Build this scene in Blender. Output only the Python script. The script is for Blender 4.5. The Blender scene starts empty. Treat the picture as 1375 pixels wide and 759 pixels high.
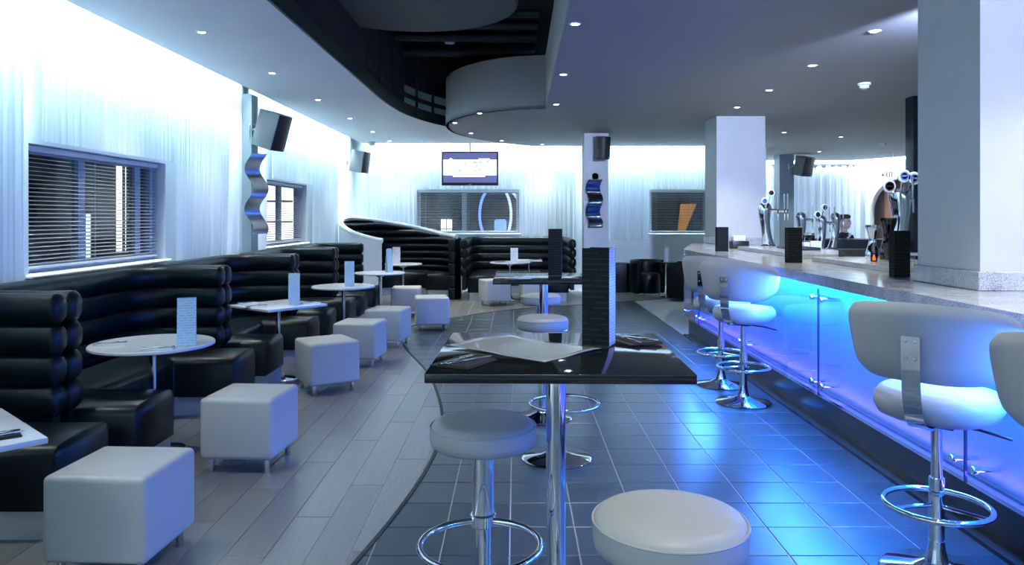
import bpy, bmesh, math, random
from mathutils import Vector, Matrix
random.seed(7)
PI = math.pi
SC = bpy.context.scene
COL = SC.collection

# ---------------------------------------------------------------- camera, world, light, exposure
cam_d = bpy.data.cameras.new('camera'); cam = bpy.data.objects.new('camera', cam_d); COL.objects.link(cam)
cam.location = (0, 0, 1.55); cam.rotation_euler = (PI/2, 0, 0)
cam_d.sensor_width = 36.0; cam_d.lens = 1020/1375*36
cam_d.shift_x = -4.5/1375; cam_d.shift_y = -87.5/1375
cam_d.clip_start = 0.05; cam_d.clip_end = 200
SC.camera = cam
SC.view_settings.view_transform = 'Standard'; SC.view_settings.look = 'None'
SC.view_settings.gamma = 1.0; SC.view_settings.use_curve_mapping = False
SC.view_settings.exposure = 0.5
try: SC.cycles.use_denoising = True
except Exception: pass
SC.cycles.max_bounces = 8; SC.cycles.transparent_max_bounces = 16
SC.cycles.caustics_reflective = False; SC.cycles.caustics_refractive = False
SC.cycles.sample_clamp_indirect = 6.0
w = bpy.data.worlds.new('night'); SC.world = w; w.use_nodes = True
w.node_tree.nodes['Background'].inputs[0].default_value = (0.012, 0.018, 0.035, 1)
w.node_tree.nodes['Background'].inputs[1].default_value = 1.0

def area(name, loc, aim, sx, sy, power, col, xdir=None, spread=180):
    l = bpy.data.lights.new(name, 'AREA'); l.shape = 'RECTANGLE'; l.size = sx; l.size_y = sy
    l.energy = power; l.color = col; l.spread = math.radians(spread)
    o = bpy.data.objects.new(name, l); COL.objects.link(o)
    z = -Vector(aim).normalized()
    x = Vector(xdir or (1, 0, 0)); x = (x - z*x.dot(z)).normalized(); y = z.cross(x)
    m = Matrix((x, y, z)).transposed().to_4x4(); m.translation = Vector(loc); o.matrix_world = m
    return o

COVE = (0.72, 0.91, 1.0)
COVE_W = 35.0            # watts per metre of cove strip
ZL, ZR = 3.13, 3.07      # undersides of the two ceilings
# hidden cove strips washing the curtains (left, back and far bar walls), plus added fill strips
for ya, yb in ((-3.3, 3.2), (3.2, 9.7), (10.0, 16.1)):
    area('cove_or_fill_light', (-3.345, (ya+yb)/2, 3.27), (-0.10, 0, -1), yb-ya, 0.05, COVE_W*0.33*(yb-ya), COVE, (0, 1, 0), 34)
    area('cove_or_fill_light', (-3.458, (ya+yb)/2, 3.40), (0, 0, -1), yb-ya, 0.06, COVE_W*0.29*(yb-ya), COVE, (0, 1, 0), 50)
for xa, xb in ((-3.3, 1.0), (1.0, 5.3)):
    area('cove_or_fill_light', ((xa+xb)/2, 16.245, 3.27), (0, 0.10, -1), xb-xa, 0.05, COVE_W*0.33*(xb-xa), COVE, (1, 0, 0), 34)
    area('cove_or_fill_light', ((xa+xb)/2, 16.358, 3.40), (0, 0, -1), xb-xa, 0.06, COVE_W*0.29*(xb-xa), COVE, (1, 0, 0), 50)
area('cove_or_fill_light', (7.4, 20.40, 3.2), (0, 0.10, -1), 3.9, 0.08, COVE_W*2.0*3.9, (0.78, 0.9, 1.0), (1, 0, 0))
area('cove_or_fill_light', (9.72, 19.66, 3.2), (0.1, 0.05, -1), 3.0, 0.06, COVE_W*1.0*3.0, (0.78, 0.9, 1.0), (0.45, -0.893, 0))  # strip added to brighten the angled wall
area('cove_or_fill_light', (-1.5, -3.30, 3.27), (0, -0.25, -1), 3.6, 0.05, COVE_W*1.5*3.6, COVE, (1, 0, 0))  # added fill strip behind the camera, lighting surfaces that face it
area('cove_or_fill_light', (5.5, -3.30, 3.27), (0, -0.25, -1), 10.0, 0.05, COVE_W*1.3*10, (0.74, 0.86, 1.0), (1, 0, 0))  # second added fill strip, unseen, along the right of the rear wall
# bar front light: cyan strip under the counter, violet strip along the foot of the glass
area('bar_light', (2.245, 5.45, 1.055), (0.10, 0, -1), 8.7, 0.05, 95.0, (0.02, 0.45, 1.0), (0, 1, 0))
area('bar_light', (2.265, 5.45, 0.262), (0.10, 0, 1), 8.7, 0.05, 32.0, (0.10, 0.05, 1.0), (0, 1, 0))
area('bar_light', (2.17, 5.45, 1.064), (-0.75, 0, -1), 8.7, 0.03, 265.0, (0.045, 0.18, 1.0), (0, 1, 0))  # extra strip added under the nosing, throwing blue onto floor and poufs

# added lilac spots, out of view, brightening the two bar columns
def spot(loc, at, power, col, size, blend=0.7, rad=0.06):
    l = bpy.data.lights.new('column_fill_spot', 'SPOT'); l.energy = power; l.color = col; l.spot_size = math.radians(size); l.spot_blend = blend; l.shadow_soft_size = rad
    o = bpy.data.objects.new('column_fill_spot', l); COL.objects.link(o); o.location = loc
    o.rotation_euler = (Vector(at)-Vector(loc)).to_track_quat('-Z', 'Y').to_euler()
spot((3.0, 0.6, 2.95), (2.95, 4.2, 1.9), 420, (0.52, 0.58, 1.0), 60)
spot((3.1, 5.05, 3.02), (3.35, 11.4, 1.9), 1100, (0.46, 0.58, 1.0), 55)

# ---------------------------------------------------------------- materials
MATS = {}
def mat(name, col, rough=0.5, metal=0.0, var=0.0, vscale=8.0, vstretch=(1, 1, 1), bump=0.0, bscale=60.0, emit=None, estr=0.0, coat=0.0, spec=None, objrand=0.0):
    if name in MATS: return MATS[name]
    m = bpy.data.materials.new(name); m.use_nodes = True; nt = m.node_tree; N = nt.nodes; L = nt.links
    b = N['Principled BSDF']
    b.inputs['Base Color'].default_value = (*col, 1); b.inputs['Roughness'].default_value = rough
    b.inputs['Metallic'].default_value = metal
    if coat: b.inputs['Coat Weight'].default_value = coat; b.inputs['Coat Roughness'].default_value = 0.08
    if spec is not None: b.inputs['Specular IOR Level'].default_value = spec
    tc = N.new('ShaderNodeTexCoord'); mp = N.new('ShaderNodeMapping'); mp.inputs['Scale'].default_value = vstretch
    L.new(tc.outputs['Object'], mp.inputs['Vector'])
    src = None
    if var > 0 or objrand > 0:
        hs = N.new('ShaderNodeHueSaturation'); hs.inputs['Color'].default_value = (*col, 1)
        nz = N.new('ShaderNodeTexNoise'); nz.inputs['Scale'].default_value = vscale; nz.inputs['Detail'].default_value = 5
        L.new(mp.outputs[0], nz.inputs['Vector'])
        mr = N.new('ShaderNodeMapRange'); mr.inputs[1].default_value = 0.25; mr.inputs[2].default_value = 0.75
        mr.inputs[3].default_value = 1-var; mr.inputs[4].default_value = 1+var
        L.new(nz.outputs['Fac'], mr.inputs[0]); last = mr.outputs[0]
        if objrand > 0:
            oi = N.new('ShaderNodeObjectInfo'); m2 = N.new('ShaderNodeMapRange')
            m2.inputs[3].default_value = 1-objrand; m2.inputs[4].default_value = 1+objrand
            L.new(oi.outputs['Random'], m2.inputs[0])
            mu = N.new('ShaderNodeMath'); mu.operation = 'MULTIPLY'
            L.new(last, mu.inputs[0]); L.new(m2.outputs[0], mu.inputs[1]); last = mu.outputs[0]
        L.new(last, hs.inputs['Value']); L.new(hs.outputs[0], b.inputs['Base Color'])
    if bump > 0:
        nb = N.new('ShaderNodeTexNoise'); nb.inputs['Scale'].default_value = bscale; nb.inputs['Detail'].default_value = 4
        L.new(mp.outputs[0], nb.inputs['Vector'])
        bp = N.new('ShaderNodeBump'); bp.inputs['Strength'].default_value = bump; bp.inputs['Distance'].default_value = 0.01
        L.new(nb.outputs['Fac'], bp.inputs['Height']); L.new(bp.outputs[0], b.inputs['Normal'])
    if emit:
        b.inputs['Emission Color'].default_value = (*emit, 1); b.inputs['Emission Strength'].default_value = estr
    MATS[name] = m
    return m

def glass(name, tint=(1, 1, 1), rough=0.0, extra=0.0):
    if name in MATS: return MATS[name]
    m = bpy.data.materials.new(name); m.use_nodes = True; nt = m.node_tree; N = nt.nodes; L = nt.links
    N.remove(N['Principled BSDF']); out = N['Material Output']
    t = N.new('ShaderNodeBsdfTransparent'); t.inputs[0].default_value = (*tint, 1)
    g = N.new('ShaderNodeBsdfGlossy'); g.inputs['Roughness'].default_value = rough
    f = N.new('ShaderNodeLayerWeight'); pw = N.new('ShaderNodeMath'); pw.operation = 'POWER'; pw.inputs[1].default_value = 4.0
    L.new(f.outputs['Facing'], pw.inputs[0])
    ad = N.new('ShaderNodeMath'); ad.operation = 'MULTIPLY_ADD'; ad.inputs[1].default_value = 0.7; ad.inputs[2].default_value = 0.04+extra
    L.new(pw.outputs[0], ad.inputs[0])
    mx = N.new('ShaderNodeMixShader'); L.new(ad.outputs[0], mx.inputs[0]); L.new(t.outputs[0], mx.inputs[1]); L.new(g.outputs[0], mx.inputs[2])
    L.new(mx.outputs[0], out.inputs[0]); MATS[name] = m
    return m

def print_mat(name, paper, ink, pitch, rough=0.35, lo=0.02, hi=0.96, jit=30.0):
    """paper with fine lines of small print (object Z = up)"""
    if name in MATS: return MATS[name]
    m = bpy.data.materials.new(name); m.use_nodes = True; nt = m.node_tree; N = nt.nodes; L = nt.links
    b = N['Principled BSDF']; b.inputs['Roughness'].default_value = rough; b.inputs['Specular IOR Level'].default_value = 0.2
    tc = N.new('ShaderNodeTexCoord'); sp = N.new('ShaderNodeSeparateXYZ'); L.new(tc.outputs['Object'], sp.inputs[0])
    def math_(op, a, bb):
        n = N.new('ShaderNodeMath'); n.operation = op
        for i, v in enumerate((a, bb)):
            if isinstance(v, (int, float)): n.inputs[i].default_value = v
            else: L.new(v, n.inputs[i])
        return n.outputs[0]
    fr = math_('FRACT', math_('DIVIDE', sp.outputs[2], pitch), 0)
    line = math_('LESS_THAN', fr, 0.3)
    nz = N.new('ShaderNodeTexNoise'); nz.inputs['Scale'].default_value = jit; L.new(tc.outputs['Object'], nz.inputs['Vector'])
    msk = math_('GREATER_THAN', nz.outputs['Fac'], 0.47)
    fac = math_('MULTIPLY', line, msk)
    mx = N.new('ShaderNodeMix'); mx.data_type = 'RGBA'; L.new(fac, mx.inputs[0])
    mx.inputs[6].default_value = (*paper, 1); mx.inputs[7].default_value = (*ink, 1)
    L.new(mx.outputs[2], b.inputs['Base Color']); MATS[name] = m
    return m

def speckle(name, col, dark, rough=0.15, scale=140):
    if name in MATS: return MATS[name]
    m = bpy.data.materials.new(name); m.use_nodes = True; nt = m.node_tree; N = nt.nodes; L = nt.links
    b = N['Principled BSDF']; b.inputs['Roughness'].default_value = rough
    tc = N.new('ShaderNodeTexCoord')
    nz = N.new('ShaderNodeTexNoise'); nz.inputs['Scale'].default_value = scale; nz.inputs['Detail'].default_value = 3
    n2 = N.new('ShaderNodeTexNoise'); n2.inputs['Scale'].default_value = 9; n2.inputs['Detail'].default_value = 4
    L.new(tc.outputs['Object'], nz.inputs['Vector']); L.new(tc.outputs['Object'], n2.inputs['Vector'])
    ad = N.new('ShaderNodeMath'); ad.operation = 'MULTIPLY_ADD'; ad.inputs[1].default_value = 0.35
    L.new(n2.outputs['Fac'], ad.inputs[0]); L.new(nz.outputs['Fac'], ad.inputs[2])
    cr = N.new('ShaderNodeValToRGB'); cr.color_ramp.elements[0].position = 0.5; cr.color_ramp.elements[1].position = 0.75
    cr.color_ramp.elements[0].color = (*dark, 1); cr.color_ramp.elements[1].color = (*col, 1)
    L.new(ad.outputs[0], cr.inputs[0]); L.new(cr.outputs[0], b.inputs['Base Color']); MATS[name] = m
    return m

WHITE = mat('white_paint', (0.62, 0.70, 0.76), 0.6, var=0.03, vscale=2)
CEIL_L = mat('pale_ceiling_paint', (0.80, 0.81, 0.82), 0.75, var=0.03, vscale=1.5)
CEIL_R = mat('grey_ceiling_paint', (0.31, 0.315, 0.315), 0.7, var=0.04, vscale=1.5, vstretch=(0.4, 4, 1))
BLACKV = mat('void_black', (0.006, 0.009, 0.012), 0.8, var=0.2, vscale=3)
DARKM = mat('dark_steel', (0.012, 0.016, 0.02), 0.5, 0.4, var=0.1)
FASC = mat('fascia_grey', (0.42, 0.42, 0.42), 0.7, var=0.04, vscale=2)
CURT = mat('sheer_curtain_cloth', (0.74, 0.82, 0.88), 0.9, var=0.16, vscale=3, vstretch=(7, 7, 0.25))
LEATHER = mat('black_leather', (0.0025, 0.006, 0.008), 0.34, var=0.15, vscale=6, bump=0.08, bscale=35, spec=0.22)
def translucent(m, col, fac):
    nt = m.node_tree; N = nt.nodes; b = N['Principled BSDF']; out = N['Material Output']
    t = N.new('ShaderNodeBsdfTranslucent'); t.inputs[0].default_value = (*col, 1); mx = N.new('ShaderNodeMixShader'); mx.inputs[0].default_value = fac
    nt.links.new(b.outputs[0], mx.inputs[1]); nt.links.new(t.outputs[0], mx.inputs[2]); nt.links.new(mx.outputs[0], out.inputs[0])
translucent(CURT, (0.72, 0.83, 0.92), 0.45)
WLEATHER = mat('white_leather', (0.46, 0.47, 0.46), 0.42, var=0.03, vscale=5, bump=0.05, bscale=90)
GLEATHER = mat('taupe_leather', (0.37, 0.375, 0.37), 0.45, var=0.03, vscale=5, bump=0.05, bscale=90)
SHELLW = mat('white_shell_lacquer', (0.68, 0.74, 0.78), 0.35, var=0.03)
PLINTHW = mat('pale_plinth', (0.42, 0.47, 0.50), 0.5, var=0.05)
CHROME = mat('chrome', (0.78, 0.80, 0.84), 0.07, 1.0, var=0.02)
STEEL = mat('brushed_steel', (0.55, 0.58, 0.62), 0.28, 1.0, var=0.05)
TTOP = mat('pale_tabletop', (0.60, 0.66, 0.70), 0.22, var=0.06, vscale=10)
BTOP = mat('black_gloss_tabletop', (0.008, 0.010, 0.012), 0.07, var=0.1, spec=0.4)
PAPER = mat('paper_mat', (0.30, 0.315, 0.33), 0.2, var=0.05, vscale=10, coat=0.6)
NAPKIN = mat('black_napkin', (0.012, 0.012, 0.014), 0.8, var=0.1)
WNAPKIN = mat('white_napkin', (0.75, 0.78, 0.8), 0.8, var=0.05)
CUTLERY = mat('polished_cutlery', (0.82, 0.84, 0.86), 0.12, 1.0, var=0.02)
BLACKP = mat('black_plastic', (0.010, 0.011, 0.013), 0.4, var=0.1)
GREYP = mat('grey_grille', (0.16, 0.18, 0.19), 0.45, 0.3, var=0.08, vscale=60)
GRANITE = speckle('granite', (0.58, 0.60, 0.63), (0.26, 0.27, 0.29))
GROUT = mat('pale_grout', (0.42, 0.45, 0.48), 0.8, var=0.1)
TILE = mat('slate_tile', (0.036, 0.053, 0.060), 0.28, var=0.25, vscale=4, bump=0.05, bscale=14, objrand=0.15)
WOOD = mat('grey_wood_plank', (0.175, 0.178, 0.172), 0.28, var=0.16, vscale=5, vstretch=(14, 1, 14), bump=0.04, bscale=10, objrand=0.18)
FROST = mat('frosted_bar_panel', (0.22, 0.36, 0.66), 0.35, var=0.04)
PLINTHD = mat('dark_plinth_metal', (0.05, 0.06, 0.08), 0.2, 0.6, var=0.1)
GLASS = glass('clear_glass', (0.95, 0.98, 1.0), 0.0, 0.02)
WGLASS = glass('window_glass', (0.85, 0.9, 0.92), 0.0)
SMOKE = glass('smoked_glass', (0.25, 0.18, 0.17), 0.02, 0.04)
FRAME = mat('window_frame_paint', (0.66, 0.72, 0.76), 0.45, var=0.03)
SLAT = mat('blind_slat', (0.72, 0.77, 0.80), 0.45, 0.0, var=0.04)
MENUB = print_mat('black_menu_card', (0.004, 0.006, 0.007), (0.016, 0.021, 0.024), 0.021, rough=0.7)
MENUL = print_mat('lilac_menu_card', (0.55, 0.58, 0.80), (0.25, 0.25, 0.5), 0.011, jit=60)
MENUC = print_mat('pale_menu_card', (0.46, 0.68, 0.82), (0.27, 0.45, 0.58), 0.016, jit=60)
LENS = mat('downlight_lens', (0.9, 0.9, 0.9), 0.3, emit=(0.85, 0.93, 1.0), estr=14)
SKIN = mat('skin', (0.50, 0.36, 0.30), 0.5, var=0.05)
HAIR = mat('dark_hair', (0.03, 0.022, 0.02), 0.45, var=0.2, vscale=30)
CLOTH = mat('dark_clothing', (0.015, 0.017, 0.022), 0.8, var=0.15)

# ---------------------------------------------------------------- mesh helpers
class G:
    def __init__(s): s.v = []; s.f = []
    def add(s, v, f, M=None):
        b = len(s.v)
        s.v += [tuple(M @ Vector(p)) for p in v] if M is not None else [tuple(p) for p in v]
        s.f += [tuple(i+b for i in q) for q in f]; return s
    def box(s, x0, x1, y0, y1, z0, z1, M=None):
        v = [(x, y, z) for z in (z0, z1) for y in (y0, y1) for x in (x0, x1)]
        return s.add(v, [(0, 2, 3, 1), (4, 5, 7, 6), (0, 1, 5, 4), (2, 6, 7, 3), (0, 4, 6, 2), (1, 3, 7, 5)], M)
    def rbox(s, x0, x1, y0, y1, z0, z1, r=0.02, seg=3, M=None):
        bm = bmesh.new(); bmesh.ops.create_cube(bm, size=1)
        for v in bm.verts: v.co = ((x0+x1)/2 + v.co.x*(x1-x0), (y0+y1)/2 + v.co.y*(y1-y0), (z0+z1)/2 + v.co.z*(z1-z0))
        bmesh.ops.bevel(bm, geom=list(bm.edges), offset=r, segments=seg, profile=0.5, affect='EDGES')
        bm.verts.index_update()
        v = [tuple(q.co) for q in bm.verts]; f = [tuple(q.index for q in a.verts) for a in bm.faces]; bm.free()
        return s.add(v, f, M)
    def lathe(s, prof, c=(0, 0, 0), n=32, M=None):
        v = []; f = []; k = len(prof)
        for i in range(n):
            a = 2*PI*i/n
            for r, z in prof: v.append((c[0]+r*math.cos(a), c[1]+r*math.sin(a), c[2]+z))
        for i in range(n):
            j = (i+1) % n
            for q in range(k-1): f.append((i*k+q, j*k+q, j*k+q+1, i*k+q+1))
        if prof[0][0] > 1e-6: f.append(tuple(i*k for i in range(n))[::-1])
        if prof[-1][0] > 1e-6: f.append(tuple(i*k+k-1 for i in range(n)))
        return s.add(v, f, M)
    def cyl(s, c, r, z0, z1, n=20, M=None): return s.lathe([(r, z0), (r, z1)], c, n, M)
    def tube(s, path, r, n=10, closed=False, M=None, flat=1.0):
        P = [Vector(p) for p in path]; m = len(P); v = []; f = []; up0 = None
        for i in range(m):
            a = P[(i-1) % m] if (closed or i > 0) else P[i]; b = P[(i+1) % m] if (closed or i < m-1) else P[i]
            t = (b-a).normalized()
            if up0 is None:
                up0 = Vector((0, 0, 1)) if abs(t.z) < 0.9 else Vector((0, 1, 0))
            sd = t.cross(up0)
            if sd.length < 1e-4: sd = t.cross(Vector((1, 0, 0)))
            sd.normalize(); up = sd.cross(t).normalized(); up0 = up
            rr = r[i] if isinstance(r, (list, tuple)) else r
            for k in range(n):
                an = 2*PI*k/n
                v.append(P[i] + sd*rr*math.cos(an) + up*rr*flat*math.sin(an))
        for i in range(m if closed else m-1):
            j = (i+1) % m
            for k in range(n): f.append((i*n+k, i*n+(k+1) % n, j*n+(k+1) % n, j*n+k))
        if not closed:
            f.append(tuple(range(n))[::-1]); f.append(tuple((m-1)*n+k for k in range(n)))
        return s.add(v, f, M)
    def sweep(s, prof, path, M=None, dome=0.0):
        """profile (offset to the left, z) swept along a horizontal path; optional domed ends"""
        P = [Vector((p[0], p[1], 0)) for p in path]; m = len(P); rings = []
        cz = sum(q[1] for q in prof)/len(prof); co = sum(q[0] for q in prof)/len(prof)
        def ring(p, nrm, sc=1.0):
            return [(p.x+nrm.x*(co+(q[0]-co)*sc), p.y+nrm.y*(co+(q[0]-co)*sc), cz+(q[1]-cz)*sc) for q in prof]
        for i in range(m):
            t0 = (P[i]-P[i-1]).normalized() if i > 0 else None; t1 = (P[i+1]-P[i]).normalized() if i < m-1 else None
            t = ((t0 or t1)+(t1 or t0)).normalized(); nrm = Vector((-t.y, t.x, 0))
            if t0 and t1: nrm = nrm/max(0.4, nrm.dot(Vector((-t1.y, t1.x, 0))))
            if i == 0 and dome > 0:
                for a in (0.25, 0.6, 0.85): rings.append(ring(P[i]-t*dome*(1-a)**1.5, nrm, math.sqrt(1-(1-a)**2)))
            rings.append(ring(P[i], nrm))
            if i == m-1 and dome > 0:
                for a in (0.85, 0.6, 0.25): rings.append(ring(P[i]+t*dome*(1-a)**1.5, nrm, math.sqrt(1-(1-a)**2)))
        n = len(prof); v = [p for r in rings for p in r]; f = []
        for i in range(len(rings)-1):
            for k in range(n): f.append((i*n+k, i*n+(k+1) % n, (i+1)*n+(k+1) % n, (i+1)*n+k))
        f.append(tuple(range(n))[::-1]); f.append(tuple((len(rings)-1)*n+k for k in range(n)))
        return s.add(v, f, M)
    def prism(s, poly, z0, z1, M=None):
        n = len(poly); v = [(p[0], p[1], z0) for p in poly] + [(p[0], p[1], z1) for p in poly]
        f = [tuple(range(n))[::-1], tuple(range(n, 2*n))] + [(i, (i+1) % n, n+(i+1) % n, n+i) for i in range(n)]
        return s.add(v, f, M)
    def grid(s, fn, nu, nv, M=None, closed_u=False):
        v = [fn(i/(nu if closed_u else nu-1), j/(nv-1)) for i in range(nu) for j in range(nv)]; f = []
        for i in range(nu if closed_u else nu-1):
            for j in range(nv-1):
                a = i*nv+j; b = ((i+1) % nu)*nv+j; f.append((a, b, b+1, a+1))
        return s.add(v, f, M)
    def build(s, name, m, parent=None, loc=None, rotz=0, ang=40, smooth=True):
        me = bpy.data.meshes.new(name); me.from_pydata(s.v, [], s.f); me.update()
        bm = bmesh.new(); bm.from_mesh(me); bmesh.ops.recalc_face_normals(bm, faces=bm.faces); bm.to_mesh(me); bm.free()
        if smooth:
            me.shade_smooth(); me.set_sharp_from_angle(angle=math.radians(ang))
        me.materials.append(m); o = bpy.data.objects.new(name, me); COL.objects.link(o)
        if parent: o.parent = parent
        if loc is not None: o.location = loc
        if rotz: o.rotation_euler.z = rotz
        return o

def tag(o, label=None, cat=None, group=None, kind=None):
    if label: o['label'] = label
    if cat: o['category'] = cat
    if group: o['group'] = group
    if kind: o['kind'] = kind
    return o
def thing(name, label, cat, loc=(0, 0, 0), rotz=0, group=None):
    o = bpy.data.objects.new(name, None); COL.objects.link(o); o.empty_display_size = 0.1
    o.location = loc; o.rotation_euler = (0, 0, rotz)
    return tag(o, label, cat, group)
def copy_tree(o, parent=None):
    c = o.copy(); COL.objects.link(c); c.parent = parent
    for ch in list(o.children): copy_tree(ch, c)
    return c
def dup(root, label, loc, rotz=0, group=None):
    c = copy_tree(root); c['label'] = label; c.location = loc; c.rotation_euler = (0, 0, rotz)
    if group: c['group'] = group
    return c
def inst(src, parent=None, loc=None, rot=None):
    c = src.copy(); COL.objects.link(c)
    if parent: c.parent = parent
    if loc is not None: c.location = loc
    if rot is not None: c.rotation_euler = rot
    return c
def T(x=0, y=0, z=0): return Matrix.Translation((x, y, z))
def RX(a): return Matrix.Rotation(a, 4, 'X')
def RY(a): return Matrix.Rotation(a, 4, 'Y')
def RZ(a): return Matrix.Rotation(a, 4, 'Z')
def interp(tab, t):
    if t <= tab[0][0]: return tab[0][1]
    for (a, va), (b, vb) in zip(tab, tab[1:]):
        if t <= b: return va+(vb-va)*(t-a)/(b-a)
    return tab[-1][1]
def catmull(pts, n=8):
    out = []
    for i in range(len(pts)-1):
        p = [Vector((*pts[max(0, min(len(pts)-1, i+k))], 0)[:3]) for k in (-1, 0, 1, 2)]
        for j in range(n):
            t = j/n
            q = 0.5*((2*p[1])+(p[2]-p[0])*t+(2*p[0]-5*p[1]+4*p[2]-p[3])*t*t+(3*p[1]-p[0]-3*p[2]+p[3])*t**3)
            out.append((q.x, q.y))
    out.append(tuple(pts[-1][:2])); return out

# ---------------------------------------------------------------- floor
EDGE = catmull([(-1.4, -3.4), (-1.3, 0.0), (-0.98, 2.2), (-0.72, 3.4), (-0.57, 4.4), (-0.53, 5.3), (-0.62, 6.3), (-0.88, 7.6), (-1.30, 9.0), (-1.52, 10.1), (-1.42, 11.0), (-0.84, 11.9), (0.0, 12.8), (1.2, 13.5), (2.2, 14.1), (3.2, 14.7), (5.0, 15.6)], 8)
EDGE_YX = [(p[1], p[0]) for p in EDGE]
def edge_x(y): return interp(EDGE_YX, y)
fl = tag(G().box(-3.7, 11.2, -3.5, 20.7, -0.10, -0.004).build('floor', GROUT, smooth=False), 'pale jointed floor with slate tiles by the bar and grey wood planks by the booths', 'floor', kind='structure')
def clipped(x0, x1, y0, y1, side):
    """pieces of a rectangle right (side=1) or left (side=-1) of the curved edge"""
    n = 9; runs = []; cur = []
    for i in range(n):
        y = y0+(y1-y0)*i/(n-1); b = edge_x(y)
        lo, hi = (max(x0, b+0.012), x1) if side > 0 else (x0, min(x1, b-0.012))
        if hi-lo > 0.004: cur.append((lo, hi, y))
        else:
            if len(cur) > 1: runs.append(cur)
            cur = []
    if len(cur) > 1: runs.append(cur)
    return [[(a, y) for a, h, y in r][::-1] + [(h, y) for a, h, y in r] for r in runs]
def full(x0, x1, y0, y1, side):
    ys = [y0+(y1-y0)*i/8 for i in range(9)]
    return all((edge_x(y)+0.012 < x0) if side > 0 else (edge_x(y)-0.012 > x1) for y in ys)
TS = 0.32; gap = 0.005
tile_src = None; cells = []
for j in range(-14, 42):
    for i in range(-8, 12):
        x0 = -0.345+i*TS; y0 = 3.80+(j-2)*TS
        x1 = min(x0+TS, 2.262)
        if x1-x0 < 0.05 or y0 < -3.4 or y0 > 15.4: continue
        cells.append((x0+gap/2, x1-gap/2, y0+gap/2, y0+TS-gap/2, x1-x0 > TS-0.01))
def chamf(g, poly, z1):
    n = len(poly); cx = sum(p[0] for p in poly)/n; cy = sum(p[1] for p in poly)/n
    inn = []
    for p in poly:
        d = Vector((cx-p[0], cy-p[1])); L_ = d.length or 1; d = d/L_*0.004; inn.append((p[0]+d.x, p[1]+d.y))
    v = [(p[0], p[1], -0.006) for p in poly]+[(p[0], p[1], z1-0.002) for p in poly]+[(p[0], p[1], z1) for p in inn]
    f = []
    for k in range(2):
        for i in range(n): f.append((k*n+i, k*n+(i+1) % n, (k+1)*n+(i+1) % n, (k+1)*n+i))
    f.append(tuple(range(2*n, 3*n))); g.add(v, f)
cnt = 0; rest = G()
for (x0, x1, y0, y1, whole) in sorted(cells, key=lambda c: c[2]):
    polys = [[(x0, y0), (x1, y0), (x1, y1), (x0, y1)]] if full(x0, x1, y0, y1, 1) else clipped(x0, x1, y0, y1, 1)
    is_full = whole and full(x0, x1, y0, y1, 1)
    for p in polys:
        if y1 < 3.1 or cnt >= 300: chamf(rest, p, 0.0); continue
        cnt += 1
        if is_full:
            if tile_src is None:
                g = G(); chamf(g, [(-TS/2+gap/2, -TS/2+gap/2), (TS/2-gap/2, -TS/2+gap/2), (TS/2-gap/2, TS/2-gap/2), (-TS/2+gap/2, TS/2-gap/2)], 0.0)
                tile_src = g.build('floor_tile', TILE, fl, smooth=False); o = tile_src
            else: o = inst(tile_src)
            o.location = ((x0+x1)/2, (y0+y1)/2, random.uniform(-0.0006, 0.0006)); o.parent = fl
        else:
            g = G(); cx = sum(q[0] for q in p)/len(p); cy = sum(q[1] for q in p)/len(p)
            chamf(g, [(q[0]-cx, q[1]-cy) for q in p], 0.0); g.build('floor_tile', TILE, fl, (cx, cy, 0), smooth=False)
tag(rest.build('floor_tiles_far', TILE, fl, smooth=False), kind='stuff')
PW = 0.19; PL = 1.35; pgap = 0.003; plank_src = None; prest = G()
for c in range(-19, 30):
    x0 = c*PW; off = (c*0.47) % PL
    for k in range(-4, 14):
        y0 = off+k*PL; y1 = y0+PL
        if y1 < -3.4 or y0 > 16.3 or x0 > 5: continue
        y1 = min(y1, 16.35); y0 = max(y0, -3.4)
        a = (x0+pgap/2, x0+PW-pgap/2, y0+pgap/2, y1-pgap/2)
        ok = full(*a, -1); polys = [[(a[0], a[2]), (a[1], a[2]), (a[1], a[3]), (a[0], a[3])]] if ok else clipped(*a, -1)
        for p in polys:
            if y1 < 3.1 or x0 < -2.8: chamf(prest, p, 0.0); continue
            if ok and y1-y0 > PL-0.001:
                if plank_src is None:
                    g = G(); w2, l2 = PW/2-pgap/2, PL/2-pgap/2; chamf(g, [(-w2, -l2), (w2, -l2), (w2, l2), (-w2, l2)], 0.0)
                    plank_src = g.build('floor_plank', WOOD, fl, smooth=False); o = plank_src
                else: o = inst(plank_src)
                o.parent = fl; o.location = (x0+PW/2, (y0+y1)/2, random.uniform(-0.0004, 0.0004))
            else:
                cx = sum(q[0] for q in p)/len(p); cy = sum(q[1] for q in p)/len(p)
                g = G(); chamf(g, [(q[0]-cx, q[1]-cy) for q in p], 0.0); g.build('floor_plank', WOOD, fl, (cx, cy, 0), smooth=False)
tag(prest.build('floor_planks_hidden', WOOD, fl, smooth=False), kind='stuff')
G().sweep([(-0.011, -0.005), (0.011, -0.005), (0.011, 0.004), (-0.011, 0.004)], EDGE).build('floor_strip', DARKM, fl)

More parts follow.
